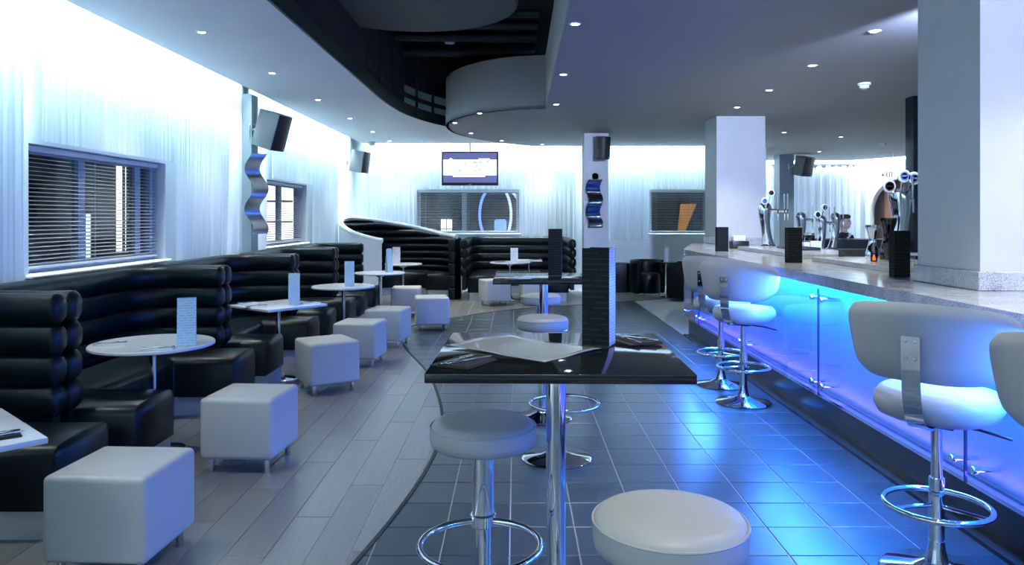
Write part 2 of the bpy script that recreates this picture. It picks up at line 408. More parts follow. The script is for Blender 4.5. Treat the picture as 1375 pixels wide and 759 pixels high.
# ---------------------------------------------------------------- walls
def struct(o, label, cat='wall'): return tag(o, label, cat, kind='structure')
def wall_with_openings(g, a0, a1, z0, z1, ops, fn):
    """boxes around openings (b0,b1,c0,c1); fn(a0,a1,z0,z1) adds one box"""
    cur = a0
    for b0, b1, c0, c1 in sorted(ops):
        fn(cur, b0, z0, z1); fn(b0, b1, z0, c0); fn(b0, b1, c1, z1); cur = b1
    fn(cur, a1, z0, z1)
WIN_L = [(5.46, 7.60, 1.13, 2.087), (10.70, 12.75, 1.13, 2.087)]
WIN_B = [(-2.12, 0.08, 1.20, 2.14), (2.90, 4.70, 1.20, 2.14)]
g = G(); wall_with_openings(g, -3.5, 16.55, 0, 4.5, WIN_L, lambda a, b, c, d: g.box(-3.72, -3.5, a, b, c, d))
struct(g.build('wall_left', WHITE, smooth=False), 'white left wall washed with cold light behind the curtains')
g = G(); wall_with_openings(g, -3.5, 5.42, 0, 4.5, WIN_B, lambda a, b, c, d: g.box(a, b, 16.4, 16.6, c, d))
struct(g.build('wall_back', WHITE, smooth=False), 'white back wall of the lounge with two blind-covered windows')
struct(G().box(5.3, 5.42, 16.6, 20.6, 0, 4.5).build('wall_return', WHITE, smooth=False), 'white return wall hidden behind the bar column')
struct(G().box(5.3, 9.6, 20.6, 20.8, 0, 4.5).build('wall_bar', WHITE, smooth=False), 'blown-out white wall far behind the bar')
struct(G().box(11.2, 11.4, -3.6, 20.8, 0, 4.5).build('wall_right', WHITE, smooth=False), 'plain wall at the right side of the bar room')
struct(G().box(-3.7, 11.4, -3.7, -3.5, 0, 4.5).build('wall_rear', WHITE, smooth=False), 'white wall at the near end of the lounge')
# angled wall with an arched niche
ang0 = Vector((9.35, 20.6, 0)); dirv = Vector((0.45, -0.893, 0)).normalized()
MA = Matrix((( dirv.x, 0, -dirv.y, ang0.x), (dirv.y, 0, dirv.x, ang0.y), (0, 1, 0, 0), (0, 0, 0, 1)))  # local (t, z, out) -> world
A0, A1, AS = 0.30, 2.10, 1.65; AR = (A1-A0)/2; AC = (A0+A1)/2
arc = [(AC-AR*math.cos(PI*i/24), AS+AR*math.sin(PI*i/24)) for i in range(25)]
left_poly = [(-0.1, 0), (A0, 0)]+arc[:13]+[(AC, 4.5), (-0.1, 4.5)]
right_poly = [(A1, 0), (3.7, 0), (3.7, 4.5), (AC, 4.5)]+arc[12:]
g = G(); g.prism(left_poly, 0, 0.18, MA); g.prism(right_poly, 0, 0.18, MA)
wa = struct(g.build('wall_angled', WHITE, ang=30), 'pale angled wall with a tall arched niche behind the bar')
NICHE = mat('niche_brown', (0.20, 0.15, 0.14), 0.6, var=0.15, vscale=3, vstretch=(8, 8, 0.3))
WARM = mat('warm_drape', (0.50, 0.30, 0.22), 0.7, var=0.12, vscale=3, vstretch=(8, 8, 0.3))
g = G(); g.box(A0-0.2, A1+0.2, 0, 3.0, 0.36, 0.42, MA); g.build('niche_panel', NICHE, wa, smooth=False)
def drape(t0, t1): 
    return lambda u, v: (t0+(t1-t0)*u, 0.3+2.2*v, 0.26+0.03*math.sin(u*30))
G().grid(drape(0.55, 0.85), 40, 4, MA).build('niche_drape', WARM, wa)
G().grid(drape(1.35, 1.60), 40, 4, MA).build('niche_drape', WARM, wa)
# pilasters and columns
COLM = mat('column_paint', (0.60, 0.62, 0.62), 0.45, var=0.03)
PIL = mat('blue_grey_pilaster_paint', (0.20, 0.27, 0.31), 0.5, var=0.03)
struct(G().box(-3.5, -3.38, 9.73, 9.98, 0, ZL).build('wall_pilaster', PIL, smooth=False), 'blue-grey wall pilaster between the left windows, carrying a loudspeaker', 'pilaster')
struct(G().box(1.24, 1.68, 13.7, 14.15, 0, ZR).build('wall_column', COLM, smooth=False), 'slim grey column in front of the back curtains', 'column')
struct(G().box(6.40, 6.75, 18.4, 18.8, 0, ZR).build('wall_column', PIL, smooth=False), 'grey column far behind the beer taps', 'column')
for nm, x0, x1, y0, y1, lab in (('wall_column', 3.02, 3.75, 11.4, 12.1, 'square pale column rising from the far end of the bar counter'), ('wall_column', 2.57, 3.30, 4.20, 4.85, 'large pale column rising from the near part of the bar counter')):
    c = struct(G().box(x0, x1, y0, y1, 1.144, ZR).build(nm, COLM, smooth=False), lab, 'column')
    G().rbox(x0-0.02, x1+0.02, y0-0.02, y1+0.02, 1.1445, 1.25, 0.004, 1).build('skirting', GRANITE, c)
struct(G().box(4.98, 5.10, 9.5, 9.7, 0, ZR).build('wall_post', mat('dark_post', (0.01, 0.014, 0.022), 0.15, 0.3), smooth=False), 'slim dark glossy post behind the bar', 'post')

# ---------------------------------------------------------------- ceilings
LCURVE = catmull([(-1.79, -3.5), (-1.79, 4), (-1.79, 8.6), (-1.77, 10.6), (-1.62, 11.9), (-1.22, 13.1), (-0.45, 14.2), (0.8, 15.1), (2.4, 15.7), (4.2, 16.0), (5.4, 16.15)], 8)
cl = struct(G().prism([(-3.27, -3.27)]+[(p[0], max(p[1], -3.27)) for p in LCURVE]+[(5.4, 16.17), (-3.27, 16.17)], ZL, ZL+0.09).build('ceiling_left', CEIL_L, ang=30), 'pale suspended ceiling over the booths with a curved edge', 'ceiling')
RC = [(0.33, -3.5), (0.42, 10.55)]+catmull([(0.42, 10.62), (-0.02, 10.72), (-0.45, 11.02), (-0.85, 11.55), (-1.10, 12.25), (-1.17, 13.0), (-1.06, 13.9), (-0.72, 14.8), (-0.2, 15.6), (0.35, 16.17)], 8)
cr = struct(G().prism([(0.33, -3.27)]+RC[1:]+[(5.3, 16.17), (5.42, 16.5), (5.42, 20.3), (9.05, 20.3), (10.95, 16.5), (11.2, 16.4), (11.2, -3.27)], ZR, ZR+0.05).build('ceiling_right', CEIL_R, ang=30), 'grey suspended ceiling over the bar with a rounded front', 'ceiling')
g = G(); g.sweep([(-0.03, ZR+0.05), (0.03, ZR+0.05), (0.03, 3.80), (-0.03, 3.80)], [(0.36, -3.4), (0.45, 10.58)]); g.build('fascia', FASC, cr)
g = G(); g.sweep([(-0.05, ZR), (0.0, ZR), (0.0, 3.82), (-0.05, 3.82)], RC[1:66]); g.build('curved_fascia', FASC, cr)
struct(G().box(-3.72, 11.4, -3.7, 20.8, 4.5, 4.65).build('ceiling_slab', BLACKV, smooth=False), 'black structural ceiling above the open void', 'ceiling')
# added black sheets blocking plenum light, and open stud frame along the left edge of the void
void = tag(bpy.data.objects.new('trim_1', None), 'dark open stud framing above the curved edge of the pale ceiling', 'trim', kind='structure'); COL.objects.link(void)
G().sweep([(-0.01, ZL-0.004), (0.012, ZL-0.004), (0.012, ZL+0.17), (-0.01, ZL+0.17)], [p for p in LCURVE if p[1] < 14.0]).build('edge_rim', DARKM, void)
G().sweep([(-0.02, ZL+0.1), (0.0, ZL+0.1), (0.0, 4.5), (-0.02, 4.5)], [(p[0]-0.05, p[1]) for p in LCURVE if p[1] < 11.6]).build('plenum_blocker', BLACKV, void)
stud = None
for i, p in enumerate([q for q in LCURVE if 9.2 < q[1] < 14.0][::4]):
    g = G().box(-0.02, 0.02, -0.02, 0.02, ZL+0.1, 4.5) if stud is None else None
    stud_o = g.build('stud', DARKM, void, smooth=False) if g else inst(stud, void)
    stud = stud or stud_o; stud_o.location = (p[0]-0.04, p[1], 0)
for z in (3.42,): G().sweep([(-0.02, z), (0.02, z), (0.02, z+0.06), (-0.02, z+0.06)], [(p[0]-0.05, p[1]) for p in LCURVE if 9.0 < p[1] < 14.0]).build('rail', DARKM, void)
G().sweep([(-0.02, 3.62), (0.0, 3.62), (0.0, 4.5), (-0.02, 4.5)], [(p[0]-0.09, p[1]) for p in LCURVE if 9.0 < p[1] < 15.0]).build('upper_plenum_blocker', BLACKV, void)
raft = tag(G().lathe([(1.13, 3.78), (1.15, 3.80), (1.15, 4.0), (1.13, 4.02)], (-1.12, 8.0, 0), 72).build('ceiling_raft', mat('raft_grey', (0.09, 0.088, 0.085), 0.6, var=0.25, vscale=1.2), ang=30), 'round dark grey raft hanging in the black ceiling void', 'ceiling raft')
for k, y in enumerate((9.6, 10.1, 10.7, 11.6)):
    tag(G().tube([(-1.7, y, 4.15-0.02*k), (0.3, y+0.1, 4.15-0.02*k)], 0.05+0.012*k, 10).build('ceiling_pipe', DARKM), ['thin dark pipe nearest the round raft', 'dark pipe, second behind the round raft', 'dark pipe, third behind the round raft', 'thick dark pipe above the rounded grey fascia'][k]+' in the ceiling void', 'pipe', 'pipes crossing the ceiling void')
tag(G().lathe([(0.0, 4.06), (0.07, 4.07), (0.09, 4.10), (0.09, 4.13)], (-0.95, 11.0, 0), 20).build('smoke_detector', WHITE), 'tiny pale detector in the middle of the black ceiling void', 'smoke detector')

# ---------------------------------------------------------------- curtains
def curtain(label, axis, fixed, a0, a1, z0, z1, wl=0.10, amp=0.026, swing=0.0, sgn=1):
    n = max(24, int((a1-a0)/wl*9)); rnd = random.Random(hash(label) & 0xffff if False else len(label)*131+int(a0*100))
    ph = [rnd.uniform(0, 6.28) for _ in range(4)]; nv = 7
    def fn(u, v):
        a = a0+(a1-a0)*u; z = z0+(z1-z0)*v
        s = math.sin(2*PI*a/wl+ph[0]+1.3*math.sin(a*4.1+ph[1]))*(0.75+0.25*math.sin(a*7+ph[2]))+0.35*math.sin(2*PI*a/(wl*0.43)+ph[3])
        off = amp*s*(0.55+0.45*(1-v)); aa = a-swing*(1-v)**1.6*u
        return (fixed+sgn*off, aa, z) if axis == 'x' else (aa, fixed+sgn*off, z)
    fixed += 0.04*(1 if axis == 'x' else (1 if fixed < 0 else -1))
    o = tag(G().grid(fn, n, nv).build('sheer_curtain', CURT, ang=80), label, 'curtain', 'white pleated wall curtains')
    wl_ = {-3.41: (-3.5, -3.40), 16.31: (16.30, 16.4), -3.40: (-3.5, -3.39), 20.46: (20.45, 20.6)}[round(fixed, 2)] if not (axis == 'y' and fixed < 0) else (-3.5, -3.39)
    g = G().box(*wl_, a0, a1, z1, z1+0.03) if axis == 'x' else G().box(a0, a1, *wl_, z1, z1+0.03)
    g.build('curtain_track', STEEL, o, smooth=False)
    return o
curtain('wide white pleated curtain nearest the camera, left of the large window', 'x', -3.45, 0.6, 5.27, 0.9, 3.42)
curtain('white pleated curtain valance over the large left window', 'x', -3.45, 5.47, 7.62, 2.10, 3.42)
curtain('white curtain swept back between the large left window and the pilaster', 'x', -3.45, 7.64, 9.10, 0.9, 3.42, swing=0.12)
curtain('white pleated curtain valance over the narrow left window', 'x', -3.45, 10.66, 12.78, 2.10, 3.42)
curtain('white pleated curtain past the narrow window near the far left corner', 'x', -3.45, 12.80, 14.6, 0.9, 3.42)
curtain('white curtain in the far left corner, left of the television', 'y', 16.35, -3.2, -2.15, 0.9, 3.42)
curtain('white curtain behind and around the wall television', 'y', 16.35, -2.10, 0.10, 2.16, 3.42)
curtain('white curtain hanging between the back window and the slim grey column', 'y', 16.35, 0.14, 1.28, 0.9, 3.42)
curtain('white curtain right of the slim grey column', 'y', 16.35, 1.95, 2.86, 1.07, 3.42)
curtain('white curtain valance above the window beside the bar column', 'y', 16.35, 2.90, 4.8, 2.16, 3.42)
curtain('white curtain on the wall behind the camera', 'y', -3.44, -3.2, 11.0, 0.1, 3.42, wl=0.16)  # unseen curtain added to bounce the rear fill strips forward
curtain('bright white drape on the far wall behind the beer taps', 'y', 20.5, 6.9, 9.2, 0.2, 2.95, wl=0.2, amp=0.03)
tag(G().tube([(6.8, 20.40, 2.98), (9.2, 20.40, 2.98)], 0.025, 10).build('curtain_rail', STEEL), 'thin metal curtain rail on the far wall behind the bar', 'curtain rail')

# ---------------------------------------------------------------- windows with blinds
def window(name, label, M, W, z0, z1, mull, bl_label, nsl, depth=0.16):
    """local: x along the wall, y into the wall, z up"""
    r = thing(name, label, 'window'); r['kind'] = 'structure'; r.matrix_world = M
    g = G(); y0, y1 = depth-0.03, depth+0.03; fw = 0.06
    g.box(0, W, y0, y1, z0, z0+fw); g.box(0, W, y0, y1, z1-fw, z1); g.box(0, fw, y0, y1, z0+fw, z1-fw); g.box(W-fw, W, y0, y1, z0+fw, z1-fw)
    g.build('window_frame', FRAME, r, smooth=False)
    edges = [fw]
    for m in mull:
        G().box(m*W-0.05, m*W+0.05, y0, y1, z0+fw, z1-fw).build('mullion', FRAME, r, smooth=False)
        edges += [m*W-0.05, m*W+0.05]
    edges.append(W-fw)
    for a, b in zip(edges[::2], edges[1::2]): G().box(a, b, depth-0.003, depth+0.003, z0+fw, z1-fw).build('pane', WGLASS, r, smooth=False)
    G().rbox(-0.03, W+0.03, -0.05, depth-0.035, z0-0.022, z0+0.004, 0.006, 2).build('window_sill', SHELLW, r)
    b = thing('venetian_blind', bl_label, 'blind', group='venetian blinds'); b.matrix_world = M @ T(0, depth-0.07, 0)
    G().rbox(0.02, W-0.02, -0.025, 0.025, z1-0.05, z1-0.005, 0.004, 1).build('head_rail', SLAT, b)
    zz0, zz1 = z0+0.075, z1-0.065; src = None
    for k in range(nsl):
        z = zz0+(zz1-zz0)*k/(nsl-1)
        if src is None:
            g = G(); g.add([(0.03, -0.019, -0.005), (W-0.03, -0.019, -0.005), (W-0.03, 0, 0.001), (0.03, 0, 0.001), (0.03, 0.019, 0.004), (W-0.03, 0.019, 0.004)], [(0, 1, 2, 3), (3, 2, 5, 4)])
            src = g.build('slat', SLAT, b); o = src
        else: o = inst(src, b)
        o.location = (0, 0, z)
    for k in (0.08, 0.5, 0.92): G().tube([(W*k, 0.021, zz0), (W*k, 0.021, z1-0.05)], 0.0025, 5).build('ladder_cord', SLAT, b)
    G().rbox(0.02, W-0.02, -0.02, 0.02, zz0-0.04, zz0-0.018, 0.004, 1).build('bottom_rail', SLAT, b)
    return r
def ML(y): return Matrix(((0, -1, 0, -3.5), (1, 0, 0, y), (0, 0, 1, 0), (0, 0, 0, 1)))
window('window_1', 'large left window with horizontal blinds nearest the camera', ML(5.46), 2.14, 1.13, 2.087, (0.42, 0.86), 'venetian blind in the large window nearest the camera', 27)
window('window_2', 'narrow-looking left window further along behind the pilaster', ML(10.70), 2.05, 1.13, 2.087, (0.5,), 'venetian blind in the left window past the pilaster', 25)
window('window_3', 'back window below the television', T(-2.12, 16.4, 0), 2.2, 1.20, 2.14, (0.46,), 'venetian blind in the back window below the television', 25, 0.10)
window('window_4', 'back window beside the far bar column', T(2.90, 16.4, 0), 1.8, 1.20, 2.14, (0.68,), 'venetian blind in the back window beside the bar column', 25, 0.10)

# ---------------------------------------------------------------- street outside the windows
BRK = mat('night_brick', (0.05, 0.04, 0.045), 0.85, var=0.3, vscale=12)
NIGHTW = mat('street_dark_wall', (0.03, 0.034, 0.042), 0.8, var=0.25, vscale=4)
def lit(name, c, s): return mat(name, (0.2, 0.2, 0.2), 0.5, emit=c, estr=s)
LW = lit('lit_white', (1.0, 0.93, 0.85), 2.2); LO = lit('lit_orange', (1.0, 0.40, 0.06), 0.35); LB = lit('lit_blue', (0.15, 0.28, 1.0), 2.0); LP = lit('lit_mauve', (0.5, 0.4, 0.75), 0.35); LR = lit('lit_red', (0.8, 0.12, 0.10), 0.3); LC = lit('lit_pale', (0.75, 0.85, 1.0), 1.2)
b = thing('street_building', 'dim street facade with red and mauve lit openings outside the large left window', 'building', (-6.2, 0, 0))
G().box(-0.4, 0, 5, 16, 0, 4.6).build('wall', NIGHTW, b, smooth=False)
for (y0, y1, z0, z1, m) in ((8.3, 8.9, 1.05, 1.55, LR), (9.0, 9.35, 0.9, 1.25, LR), (9.3, 9.5, 1.15, 1.5, LP), (10.6, 11.0, 0.7, 1.6, LC), (11.8, 12.0, 1.0, 2.4, LW)):
    w_ = G().box(0, 0.05, y0, y1, z0, z1).build('window', m, b, smooth=False)
    G().box(0.05, 0.08, (y0+y1)/2-0.02, (y0+y1)/2+0.02, z0, z1).build('glazing_bar', DARKM, w_, smooth=False)
b = thing('lit_shopfront', 'brightly lit paned shop window seen through the far left window', 'building', (-5.2, 16.6, 0))
G().box(-0.9, 0.9, 0, 0.3, 0, 4.2).build('wall', BRK, b, smooth=False)
w_ = G().box(-0.45, 0.35, -0.05, 0, 1.0, 2.35).build('window', LW, b, smooth=False)
for z in (1.45, 1.9): G().box(-0.45, 0.35, -0.08, -0.05, z-0.02, z+0.02).build('glazing_bar', DARKM, w_, smooth=False)
G().box(-0.02, 0.02, -0.08, -0.05, 1.0, 2.35).build('glazing_bar', DARKM, w_, smooth=False)
b = thing('terrace_building', 'dark brick building outside the back window with a small lit window', 'building', (0, 21.0, 0))
G().box(-5, 4.9, 0, 0.3, 0, 4.6).build('wall', BRK, b, smooth=False)
w_ = G().box(-2.05, -1.75, -0.05, 0, 0.95, 1.5).build('window', LW, b, smooth=False)
G().box(-1.91, -1.89, -0.08, -0.05, 0.95, 1.5).build('glazing_bar', DARKM, w_, smooth=False); G().box(-2.05, -1.75, -0.08, -0.05, 1.22, 1.24).build('glazing_bar', DARKM, w_, smooth=False)
G().box(-2.35, -2.2, -0.05, 0, 1.0, 1.25).build('window', LO, b, smooth=False)
b = thing('street_light_arch', 'blue and white curved strings of lights outside the back window', 'light sculpture', (-0.45, 19.6, 0))
for k, (cx, rx, m) in enumerate(((0.0, 0.34, LC), (0.05, 0.55, LC), (-0.1, 0.38, LB))):
    s_ = -1 if k == 2 else 1
    G().tube([(cx+s_*rx*math.sin(t), 0.1*k, 1.62-0.72*math.cos(t)*1.0) for t in [0.4+2.2*i/24 for i in range(25)]], 0.035, 8).build('light_string', m, b)
G().rbox(-0.1, 0.22, 0.2, 0.4, 0.95, 1.5, 0.08, 3).build('blue_lamp', LB, b)
G().rbox(-0.5, 0.5, -0.2, 0.2, 0, 0.7, 0.05, 2).build('base', DARKM, b)
b = thing('petal_lantern', 'orange tapered petal lantern outside the window beside the bar column', 'lantern', (4.15, 19.5, 0))
G().grid(lambda u, v: ((0.12+0.30*v)*(u-0.15)+0.15*v, 0.08*math.sin(PI*u), 0.95+0.95*v), 12, 10).build('petal', LO, b)
G().cyl((0.05, 0.05, 0), 0.03, 0, 1.0, 10).build('post', DARKM, b)
struct(G().box(-9, 6, 16.6, 23, -0.12, -0.02).build('ground_street', NIGHTW, smooth=False), 'dark street ground outside the back windows', 'ground')
struct(G().box(-9, -3.72, -2, 16.6, -0.12, -0.02).build('ground_pavement', NIGHTW, smooth=False), 'dark pavement outside the left windows', 'ground')

# ---------------------------------------------------------------- downlights
DLW = 82.0
def downlight(label, x, y, z, group, power=None):
    r = thing('downlight', label, 'downlight', (x, y, z), 0, group)
    G().lathe([(0.030, -0.001), (0.034, -0.006), (0.050, -0.005), (0.054, 0.0), (0.054, 0.002), (0.030, 0.002)], (0, 0, 0), 20).build('trim_ring', SHELLW, r)
    G().lathe([(0.0, -0.003), (0.031, -0.003)], (0, 0, 0), 16).build('lens', LENS, r)
    l = bpy.data.lights.new('downlight_lamp', 'SPOT'); l.energy = power or DLW; l.color = (1.0, 1.0, 0.90); l.spot_size = math.radians(95); l.spot_blend = 0.8; l.shadow_soft_size = 0.03
    o = bpy.data.objects.new('lamp', l); COL.objects.link(o); o.parent = r; o.location = (0, 0, -0.02)
    return r
ORD = ['nearest', 'second', 'third', 'fourth', 'fifth', 'sixth', 'seventh', 'eighth', 'ninth', 'tenth']
def at_ceiling(px, py, z): d = 1020*(z-1.55)/(292-py); return ((px-692)*d/1020, d)
LEFT_DL = [(-2.67, 6.47), (-2.66, 8.31), (-2.65, 10.2), (-2.63, 12.1), (-2.63, 14.0), (-2.6, 15.7)]
for i, (x, y) in enumerate(LEFT_DL): downlight(f'{ORD[i]} small downlight from the camera in the row on the pale ceiling over the booths', x, y, ZL, 'downlights over the booths')
for i, (x, y) in enumerate(((-2.67, 1.2), (-2.67, 3.6))): downlight(('downlight out of frame over the first booth', 'downlight just out of frame over the front booth')[i], x, y, ZL, 'downlights over the booths')
EDGE_DL = [(0.47, 5.96), (0.51, 8.07), (0.55, 10.2), (-0.52, 11.07), (-0.97, 12.2), (-0.8, 13.7), (-0.27, 15.05), (0.56, 15.8)]
for i, (x, y) in enumerate(EDGE_DL): downlight(f'{ORD[i]} small downlight along the curved edge of the grey ceiling', x, y, ZR, 'downlights along the edge of the grey ceiling')
BAR_DL = [(2.93, 6.2), (2.97, 7.6), (3.03, 9.07), (3.06, 10.48), (4.81, 13.6), (6.15, 14.35), (8.0, 9.0), (7.0, 17.5)]
for i, (x, y) in enumerate(BAR_DL): downlight(f'{ORD[i]} small downlight counted from the camera above the bar', x, y, ZR, 'downlights above the bar')
for i, (x, y) in enumerate(((0.45, 1.5), (0.45, 3.8), (2.9, 1.5), (2.9, 3.4), (1.7, 3.0), (1.7, 0.2))): downlight(f'downlight out of frame over the front high table, {ORD[i]} of six', x, y, ZR, 'downlights near the camera')

# ---------------------------------------------------------------- booths
def u_path(x0, D, L, r, n=8):
    """from the near arm end (D,-L/2) round the back (x0) to the far arm end (D,L/2)"""
    pts = [(D, -L/2), (x0+r+0.02, -L/2)]
    for i in range(n+1):
        a = -PI/2-PI/2*i/n; pts.append((x0+r+r*math.cos(a), -L/2+r+r*math.sin(a)))
    pts.append((x0, 0))
    for i in range(n+1):
        a = PI-PI/2*i/n; pts.append((x0+r+r*math.cos(a), L/2-r+r*math.sin(a)))
    pts += [(x0+r+0.02, L/2), (D, L/2)]
    return pts
def superell(cx, cz, a, b, n=16, p=2.6):
    out = []
    for k in range(n):
        t = 2*PI*k/n; c, s = math.cos(t), math.sin(t)
        out.append((cx+a*math.copysign(abs(c)**(2/p), c), cz+b*math.copysign(abs(s)**(2/p), s)))
    return out
def booth(label, loc, rotz, L, D, h=1.13, ext=0.24, nroll=4, group='black leather booths along the left wall'):
    r = thing('booth_sofa', label, 'booth sofa', loc, rotz, group)
    z0 = 0.46; rh = (h-z0)/nroll
    path = u_path(0.085, D, L-0.15, 0.34)
    for k in range(nroll):
        G().sweep(superell(0, z0+rh*(k+0.5), 0.072, rh*0.53), path, dome=0.05).build('back_roll', LEATHER, r, ang=60)
    G().sweep([(-0.035, 0.2), (0.035, 0.2), (0.035, h-0.05), (-0.035, h-0.05)], path).build('back_board', LEATHER, r)
    sp = u_path(0.40, D+ext-0.03, L-0.78, 0.26)
    prof = [(-0.25, 0.15), (0.25, 0.15), (0.25, 0.40), (0.235, 0.435), (0.20, 0.455), (0, 0.468), (-0.20, 0.455), (-0.235, 0.435), (-0.25, 0.40)]
    G().sweep(prof, sp, dome=0.05).build('seat_cushion', LEATHER, r, ang=50)
    G().sweep([(-0.21, 0), (0.21, 0), (0.21, 0.15), (-0.21, 0.15)], sp).build('plinth', PLINTHW, r)
    return r
DV = [1.95, 4.25, 6.55, 8.65, 10.60, 12.50]
LB_ = ['black channelled leather booth sofa at the near left edge of the picture', 'black channelled booth sofa curving around the nearest round table', 'black channelled booth sofa around the square pale table', 'black channelled booth sofa around the middle round table, fourth from the camera', 'black channelled booth sofa last in the left row, before the high-backed booth']
for i in range(5): booth(LB_[i], (-3.312, (DV[i]+DV[i+1])/2, 0), 0, DV[i+1]-DV[i], 0.79, ext=0.35)
booth('black channelled leather booth sofa under the back window', (0.05, 16.22, 0), -PI/2, 2.16, 2.15, h=1.14, ext=0.0, nroll=4, group='black leather booths at the back')
# the high-backed round booth
rb = thing('round_booth', 'high round black booth with white shell and sloping white rim in the far left corner', 'booth sofa', (-2.22, 14.72, 0), 0, 'black leather booths at the back')
HT = [(-22, 1.14), (20, 1.15), (50, 1.20), (90, 1.37), (130, 1.50), (160, 1.55), (185, 1.50), (205, 1.40), (230, 1.26), (262, 1.12)]
def hgt(a): return interp(HT, math.degrees(a))
TA0, TA1 = math.radians(-22), math.radians(262)
def ths(n=72): return [TA0+(TA1-TA0)*i/(n-1) for i in range(n)]
def sm(a): return (hgt(a-0.12)+hgt(a)+hgt(a+0.12))/3
def shell_part(a, b):
    return G().grid(lambda u, v: (1.17*math.cos(a+(b-a)*u), 1.17*math.sin(a+(b-a)*u), sm(a+(b-a)*u)*v), 60, 5)
shell_part(math.radians(70), TA1).build('shell', SHELLW, rb)
shell_part(TA0, math.radians(70)).build('outer_panel', LEATHER, rb)
G().tube([(1.13*math.cos(a), 1.13*math.sin(a), sm(a)) for a in ths(90) if a > 0.35], 0.045, 10).build('rim', SHELLW, rb)
nz, zb, zs = 8, 0.46, 0.142
for k in range(nz):
    za = zb+k*zs; zt = za+zs
    av = [a for a in ths(140) if sm(a)-0.02 > za+0.02]
    runs = [av] if av else []
    for run in runs:
        if len(run) < 4: continue
        v = []; f = []; m = 8
        for a in run:
            top = min(zt, sm(a)-0.015)
            for j in range(m):
                t = j/(m-1); z = za+(top-za)*t
                rr = 1.10-0.075*math.sin(PI*t)**0.6*min(1, (top-za)/zs+0.2)
                v.append((rr*math.cos(a), rr*math.sin(a), z))
        for i in range(len(run)-1):
            for j in range(m-1): f.append((i*m+j, (i+1)*m+j, (i+1)*m+j+1, i*m+j+1))
        G().add(v, f).build('back_roll', LEATHER, rb, ang=70)
sp = [(0.78*math.cos(a), 0.78*math.sin(a)) for a in [math.radians(-10+220*i/40) for i in range(41)]]
G().sweep([(-0.27, 0.15), (0.27, 0.15), (0.27, 0.41), (0.22, 0.455), (0, 0.468), (-0.22, 0.455), (-0.27, 0.41)], sp, dome=0.05).build('seat_cushion', LEATHER, rb, ang=50)
G().sweep([(-0.23, 0), (0.23, 0), (0.23, 0.15), (-0.23, 0.15)], sp).build('plinth', PLINTHW, rb)
a = TA0; e = G()
for k in range(5): e.rbox(-0.07, 0.07, -0.05, 0.05, 0.0+k*0.228, 0.228*(k+1), 0.03, 3, T(1.11*math.cos(a), 1.11*math.sin(a), 0))
e.build('end_post', LEATHER, rb)

# ---------------------------------------------------------------- poufs
def make_pouf(label, loc, rotz, s=0.455, z0=0.085, z1=0.455):
    r = thing('pouf', label, 'pouf', loc, rotz, 'white leather cube poufs')
    h = s/2
    g = G(); g.rbox(-h, h, -h, h, z0, z1, 0.028, 4); g.build('cushion', WLEATHER, r, ang=50)
    g = G(); q = h-0.004
    g.tube([(-q+0.02, -q-0.001, z1-0.028), (q-0.02, -q-0.001, z1-0.028)], 0.003, 6)
    for sx in (-1, 1):
        for sy in (-1, 1):
            l = G(); l.lathe([(0.016, 0), (0.018, 0.004), (0.018, z0+0.002)], (sx*(h-0.055), sy*(h-0.055), 0), 16); l.build('leg', CHROME, r)
    return r
p0 = make_pouf('white cube pouf nearest the camera at the lower left', (-1.765, 3.42, 0), math.radians(-3))
PF = [('white cube pouf second from the camera, in front of the nearest round table', (-1.67, 4.80, 0), -4),
      ('white cube pouf turned at an angle in front of the square table', (-1.70, 6.85, 0), 33),
      ('white cube pouf tucked behind the angled pouf', (-1.64, 8.05, 0), -6),
      ('white cube pouf standing at the tip of the curved tile edge', (-1.54, 9.20, 0), -8),
      ('white cube pouf half hidden beside the far round tables', (-1.72, 12.0, 0), 4),
      ('white cube pouf alone by the round booth with a lilac-lit side', (-1.16, 10.55, 0), 10),
      ('white cube pouf in front of the back booth, left of the far high table', (-0.37, 13.45, 0), 22),
      ('white cube pouf behind the far high table pole', (0.32, 13.55, 0), 8)]
for lab, loc, a in PF: dup(p0, lab, loc, math.radians(a))

# ---------------------------------------------------------------- low tables with menu cards and cutlery
def low_base(r, h=0.69, rad=0.20):
    G().lathe([(rad, 0), (rad, 0.006), (rad*0.9, 0.014), (rad*0.3, 0.03), (0.045, 0.05), (0.028, 0.09), (0.024, 0.12)], (0, 0, 0), 36).build('base', CHROME, r)
    G().cyl((0, 0, 0), 0.021, 0.10, h, 20).build('pole', CHROME, r)
    G().lathe([(0.03, h-0.05), (0.10, h-0.012), (0.12, h)], (0, 0, 0), 24).build('top_plate', CHROME, r)
def round_table(label, loc, rad=0.39):
    r = thing('round_table', label, 'table', loc, 0, 'pale low tables')
    low_base(r); G().lathe([(rad-0.01, 0.69), (rad, 0.695), (rad, 0.708), (rad-0.006, 0.714)], (0, 0, 0), 56).build('tabletop', TTOP, r)
    return r
def square_table(label, loc, rotz, s=0.66):
    r = thing('square_table', label, 'table', loc, rotz, 'pale low tables')
    low_base(r); G().rbox(-s/2, s/2, -s/2, s/2, 0.69, 0.714, 0.005, 2).build('tabletop', TTOP, r)
    return r
round_table('round pale table with chrome pole in the second booth, nearest of the round ones', (-2.42, 5.07, 0))
square_table('square pale table turned like a diamond between two poufs', (-2.28, 7.30, 0), math.radians(52))
round_table('round pale table in the fourth booth, beside the tile edge', (-2.10, 9.28, 0), 0.38)
round_table('round pale table in the fifth booth, second farthest on the left', (-2.06, 11.55, 0), 0.38)
round_table('round pale table in front of the high round booth', (-2.03, 13.75, 0), 0.34)
square_table('square pale table cut off by the lower left edge', (-2.24, 2.87, 0), math.radians(47))
round_table('round pale table in front of the back booth', (-0.10, 14.25, 0), 0.38)
